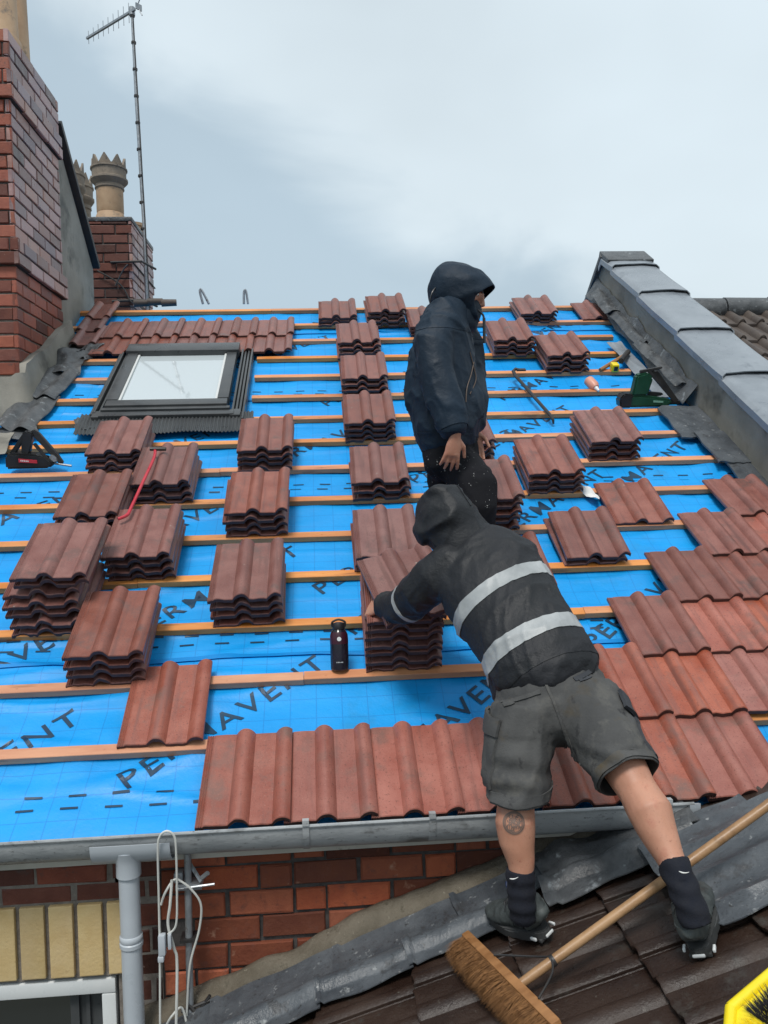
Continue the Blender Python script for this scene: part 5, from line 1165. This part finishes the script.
# seams: shoulder yoke, cuff, hem
patch(jb, [(V((0.6046, 3.7901, 0.7076)), (0, 0, 1)), (V((0.6045, 3.7899, 0.7020)), (0, 0, -1))], .0, .002, 'yoke_seam', M['navy'], nj)
patch(jb, [(V((0.5906, 3.7758, 0.2347)), (.06, 0, 1)), (V((0.5903, 3.7756, 0.2253)), (-.06, 0, -1))], .0, .0025, 'hem_seam', M['navy'], nj)
aw = (V((0.5921, 3.5551, 0.2378))-V((0.5753, 3.5786, 0.3063))).normalized(); ac = V((0.5891, 3.5609, 0.2559))
patch(jb, [(ac+aw*.008, aw), (ac-aw*.028, -aw)], .0008, .003, 'cuff_tab', M['navy'], nj, lambda c, n_: (c-ac).length < .09)
# zip and cords down the front
bm = bmesh.new(); jv = BVHTree.FromBMesh(jb)
def onj(px, d0=V((0, 0, 0))):
    p = V(px); dr = p.normalized(); h = jv.ray_cast(dr*2.5, dr, 4); return (h[0]-dr*.004) if h[0] is not None else p
tube(bm, spline([onj(q) for q in ((0.7076, 3.6770, 0.5534), (0.6922, 3.6762, 0.4945), (0.6723, 3.6758, 0.4357), (0.6658, 3.6743, 0.3720))], 4), .0026, 6); tube(bm, spline([onj(q) for q in ((0.6908, 3.6797, 0.5995), (0.7068, 3.6762, 0.5261), (0.7143, 3.6738, 0.4711), (0.6851, 3.6740, 0.4080))], 4), .0022, 6)
obj('drawcord', bm, mat('tan_cord', (.09, .06, .045), rough=.6, bump=0), nj)
# hood: shell with an opening toward FD
HC = V((0.6817, 3.8511, 0.9121)); up_ = V((0.12, 0, 1)).normalized(); hy = FD; hxx = hy.cross(up_).normalized(); hzz = hxx.cross(hy)
def hoodring(t, k, n=32):
    a = 2*math.pi*k/n
    return a
b = bmesh.new(); n = 36; rings = []
spec = [(-.150, .02, .02, .01), (-.145, .06, .065, .01), (-.120, .092, .102, .006), (-.075, .112, .124, .0), (-.02, .118, .132, .0), (.035, .114, .128, .0), (.080, .100, .110, -.002), (.108, .082, .090, -.006)]
for (d, rw, rh, dz) in spec:
    ring = []
    for k in range(n):
        a = 2*math.pi*k/n; c, s = math.cos(a), math.sin(a)
        fwd = d + (.050*max(0, s)**1.3 + .050*max(0, -s)**1.5 - .012)*max(0, (d+.05)/.15)            # peak on top, collar below
        ring.append(b.verts.new(HC + hy*fwd + hxx*(rw*c) + hzz*(rh*s+dz)))
    rings.append(ring)
for r0, r1 in zip(rings, rings[1:]):
    for k in range(n): b.faces.new((r0[k], r0[(k+1) % n], r1[(k+1) % n], r1[k]))
b.faces.new(rings[0][::-1])
bmesh.ops.subdivide_edges(b, edges=b.edges[:], cuts=1, use_grid_fill=True)
bmesh.ops.recalc_face_normals(b, faces=b.faces[:]); folds(b, cloth_fold(51, .009, 11, (hzz*.8+hy*.3).normalized(), .5))
hood = obj('hood', b, M['navy'], ps, sharp=80); so_ = hood.modifiers.new('s', 'SOLIDIFY'); so_.thickness = .006; so_.offset = -1; sm_ = hood.modifiers.new('b', 'SUBSURF'); sm_.levels = 1; sm_.render_levels = 1
# high collar over mouth and chin
b = bmesh.new(); loft(b, [(HC+hy*.005-hzz*.175, hy, .115, .12), (HC+hy*.020-hzz*.13, hy, .115, .105), (HC+hy*.042-hzz*.090, hy, .110, .088), (HC+hy*.054-hzz*.038, hy, .088, .072)], 24)
b = remesh(b, .009, 5); folds(b, cloth_fold(57, .007, 13, hxx, .4)); fin(b, 'collar', M['navy'], ps)
bm = bmesh.new(); tube(bm, spline([(0.5645, 3.8003, 0.9290), (0.5373, 3.7810, 0.8921), (0.5265, 3.7802, 0.8411), (0.5428, 3.7680, 0.8105)], 4), .0035, 6); tube(bm, [(0.7673, 3.7193, 0.7609), (0.7661, 3.7157, 0.6456)], .007, 6); tube(bm, spline([(0.7408, 3.7226, 0.7985), (0.7631, 3.7201, 0.7749), (0.7670, 3.7191, 0.7517)], 3), .005, 6); obj('hood_cord', bm, M['black'], ps)
# trousers
tb_ = bmesh.new()
loft(tb_, [tr((0.6088, 3.8342, 0.2191), .128, .165), tr((0.6116, 3.8318, 0.1524), .135, .17), tr((0.6191, 3.8291, 0.0855), .13, .165)], 24)
loft(tb_, [((0.6287, 3.7687, 0.1024), FH, .102, .105), ((0.6723, 3.7033, 0.0440), FH, .096, .095), ((0.7049, 3.6385, -0.0214), FH, .090, .09), ((0.7033, 3.6161, -0.0981), FH, .080, .082), ((0.6985, 3.6529, -0.2129), FH, .085, .08), ((0.6918, 3.7090, -0.3550), FH, .078, .075), ((0.6865, 3.7458, -0.4709), FH, .075, .075)], 20)
loft(tb_, [((0.6099, 3.9208, 0.1077), FH, .105, .10), ((0.6155, 3.9159, -0.0289), FH, .095, .092), ((0.6257, 3.9104, -0.1753), FH, .085, .085), ((0.6163, 3.9364, -0.3235), FH, .078, .075), ((0.5965, 3.9545, -0.4330), FH, .075, .075)], 20)
tb_ = remesh(tb_, .010, 6); folds(tb_, cloth_fold(61, .010, 9, V((.3, 0, -.9)).normalized(), .6)); fin(tb_, 'trousers', M['trouser'], ps)
# body
bb = bmesh.new(); hm3 = Matrix((hxx, hy, hzz)).transposed(); FC = HC+hy*.012+hzz*.004
ell(bb, FC, (.074, .094, .100), hm3); ell(bb, FC+hy*.030-hzz*.055, (.052, .058, .055), hm3); ell(bb, FC+hy*.070+hzz*.036, (.048, .020, .014), hm3); ell(bb, FC+hy*.074-hzz*.078, (.022, .018, .018), hm3)
limb(bb, [FC+hy*.084+hzz*.030, FC+hy*.103-hzz*.002, FC+hy*.115-hzz*.022, FC+hy*.098-hzz*.034], [.010, .012, .015, .013], 12)
for s_ in (-1, 1):
    ell(bb, FC+hy*.062+hxx*.040*s_-hzz*.018, (.022, .020, .018), hm3); ear(bb, FC+hxx*.078*s_-hy*.01-hzz*.005, hm3)
    ell(bb, FC+hy*.100+hxx*.011*s_-hzz*.028, (.009, .009, .008), hm3)
ell(bb, FC+hy*.088-hzz*.054, (.024, .010, .006), hm3); ell(bb, FC+hy*.086-hzz*.064, (.021, .010, .006), hm3)
limb(bb, [FC-hzz*.05-hy*.02, (0.6462, 3.8513, 0.8369), (0.6296, 3.8500, 0.7565)], [.058, .058, .07])
loft(bb, [tr((0.6146, 3.8503, 0.7331), .09, .16), tr((0.5995, 3.8453, 0.5431), .10, .145), tr((0.6005, 3.8360, 0.2574), .10, .15), tr((0.6149, 3.8300, 0.1047), .10, .14)], 24)
limb(bb, [(0.5639, 3.7337, 0.7296), (0.5266, 3.6832, 0.6342), (0.5515, 3.6135, 0.3991), (0.5888, 3.5606, 0.2471), (0.5913, 3.5543, 0.2113)], [.055, .052, .042, .029, .027])
limb(bb, [(0.6878, 3.9662, 0.7642), (0.7336, 3.9754, 0.5350), (0.7331, 3.8468, 0.2791), (0.7324, 3.8461, 0.2552)], [.055, .045, .030, .027])
hand(bb, (0.5904, 3.5492, 0.2066), (-.18, .10, -1), (.15, -1, -.1), (1, .15, -.05), .38, .9, .96)
hand(bb, (0.7321, 3.8458, 0.2457), (.1, .0, -1), (.2, .9, 0), (1, -.2, 0), .5, .3, .95)
for pts in ([(0.6287, 3.7687, 0.1024), (0.6913, 3.6396, -0.0211), (0.6985, 3.6529, -0.2129), (0.6854, 3.7447, -0.5084)], [(0.6099, 3.9208, 0.1077), (0.6141, 3.9145, -0.0776), (0.6178, 3.9379, -0.2745), (0.5954, 3.9533, -0.4725)]): limb(bb, pts, [.075, .06, .05, .04])
bb = remesh(bb, .0052, 3); fin(bb, 'body', M['skin_hand'], ps)
for s_ in (-1, 1):
    bm = bmesh.new(); ell(bm, FC+hy*.071+hxx*.031*s_+hzz*.008, (.0125, .0125, .0115), hm3); e_ = obj('eye', bm, M['white'], ps)
    bm = bmesh.new(); ell(bm, FC+hy*.0815+hxx*.031*s_+hzz*.006, (.005, .003, .005), hm3); obj('iris', bm, M['black'], e_)
    bm = bmesh.new(); tube(bm, [FC+hy*.080+hxx*.046*s_+hzz*.028, FC+hy*.092+hxx*.030*s_+hzz*.032, FC+hy*.092+hxx*.014*s_+hzz*.028], [.003, .005, .004], 8); obj('eyebrow', bm, M['iron'], ps)
# boots on the batten
for (c, dx) in (((0.6939, 3.7431, -0.5367), FH), ((0.6076, 3.9717, -0.4949), FH)):
    c = V(c); b = bmesh.new(); s = (c-E0).dot(UP); zf = RW(0, s, .028).z; base = V((c.x, c.y, zf))
    loft(b, [(base-dx*.09+V((0, 0, .045)), SD, .036, .045), (base+V((0, 0, .055)), SD, .042, .055), (base+dx*.10+V((0, 0, .04)), SD, .048, .038), (base+dx*.19+V((0, 0, .03)), SD, .038, .026)], 18); limb(b, [base+V((0, 0, .05)), base+V((0, 0, .16))], [.05, .055])
    b = remesh(b, .008, 4); fin(b, 'boot', M['black'], ps)
for _o in list(bpy.data.objects):
    if _o.type == 'MESH' and not _o.material_slots: print('no material', _o.name)
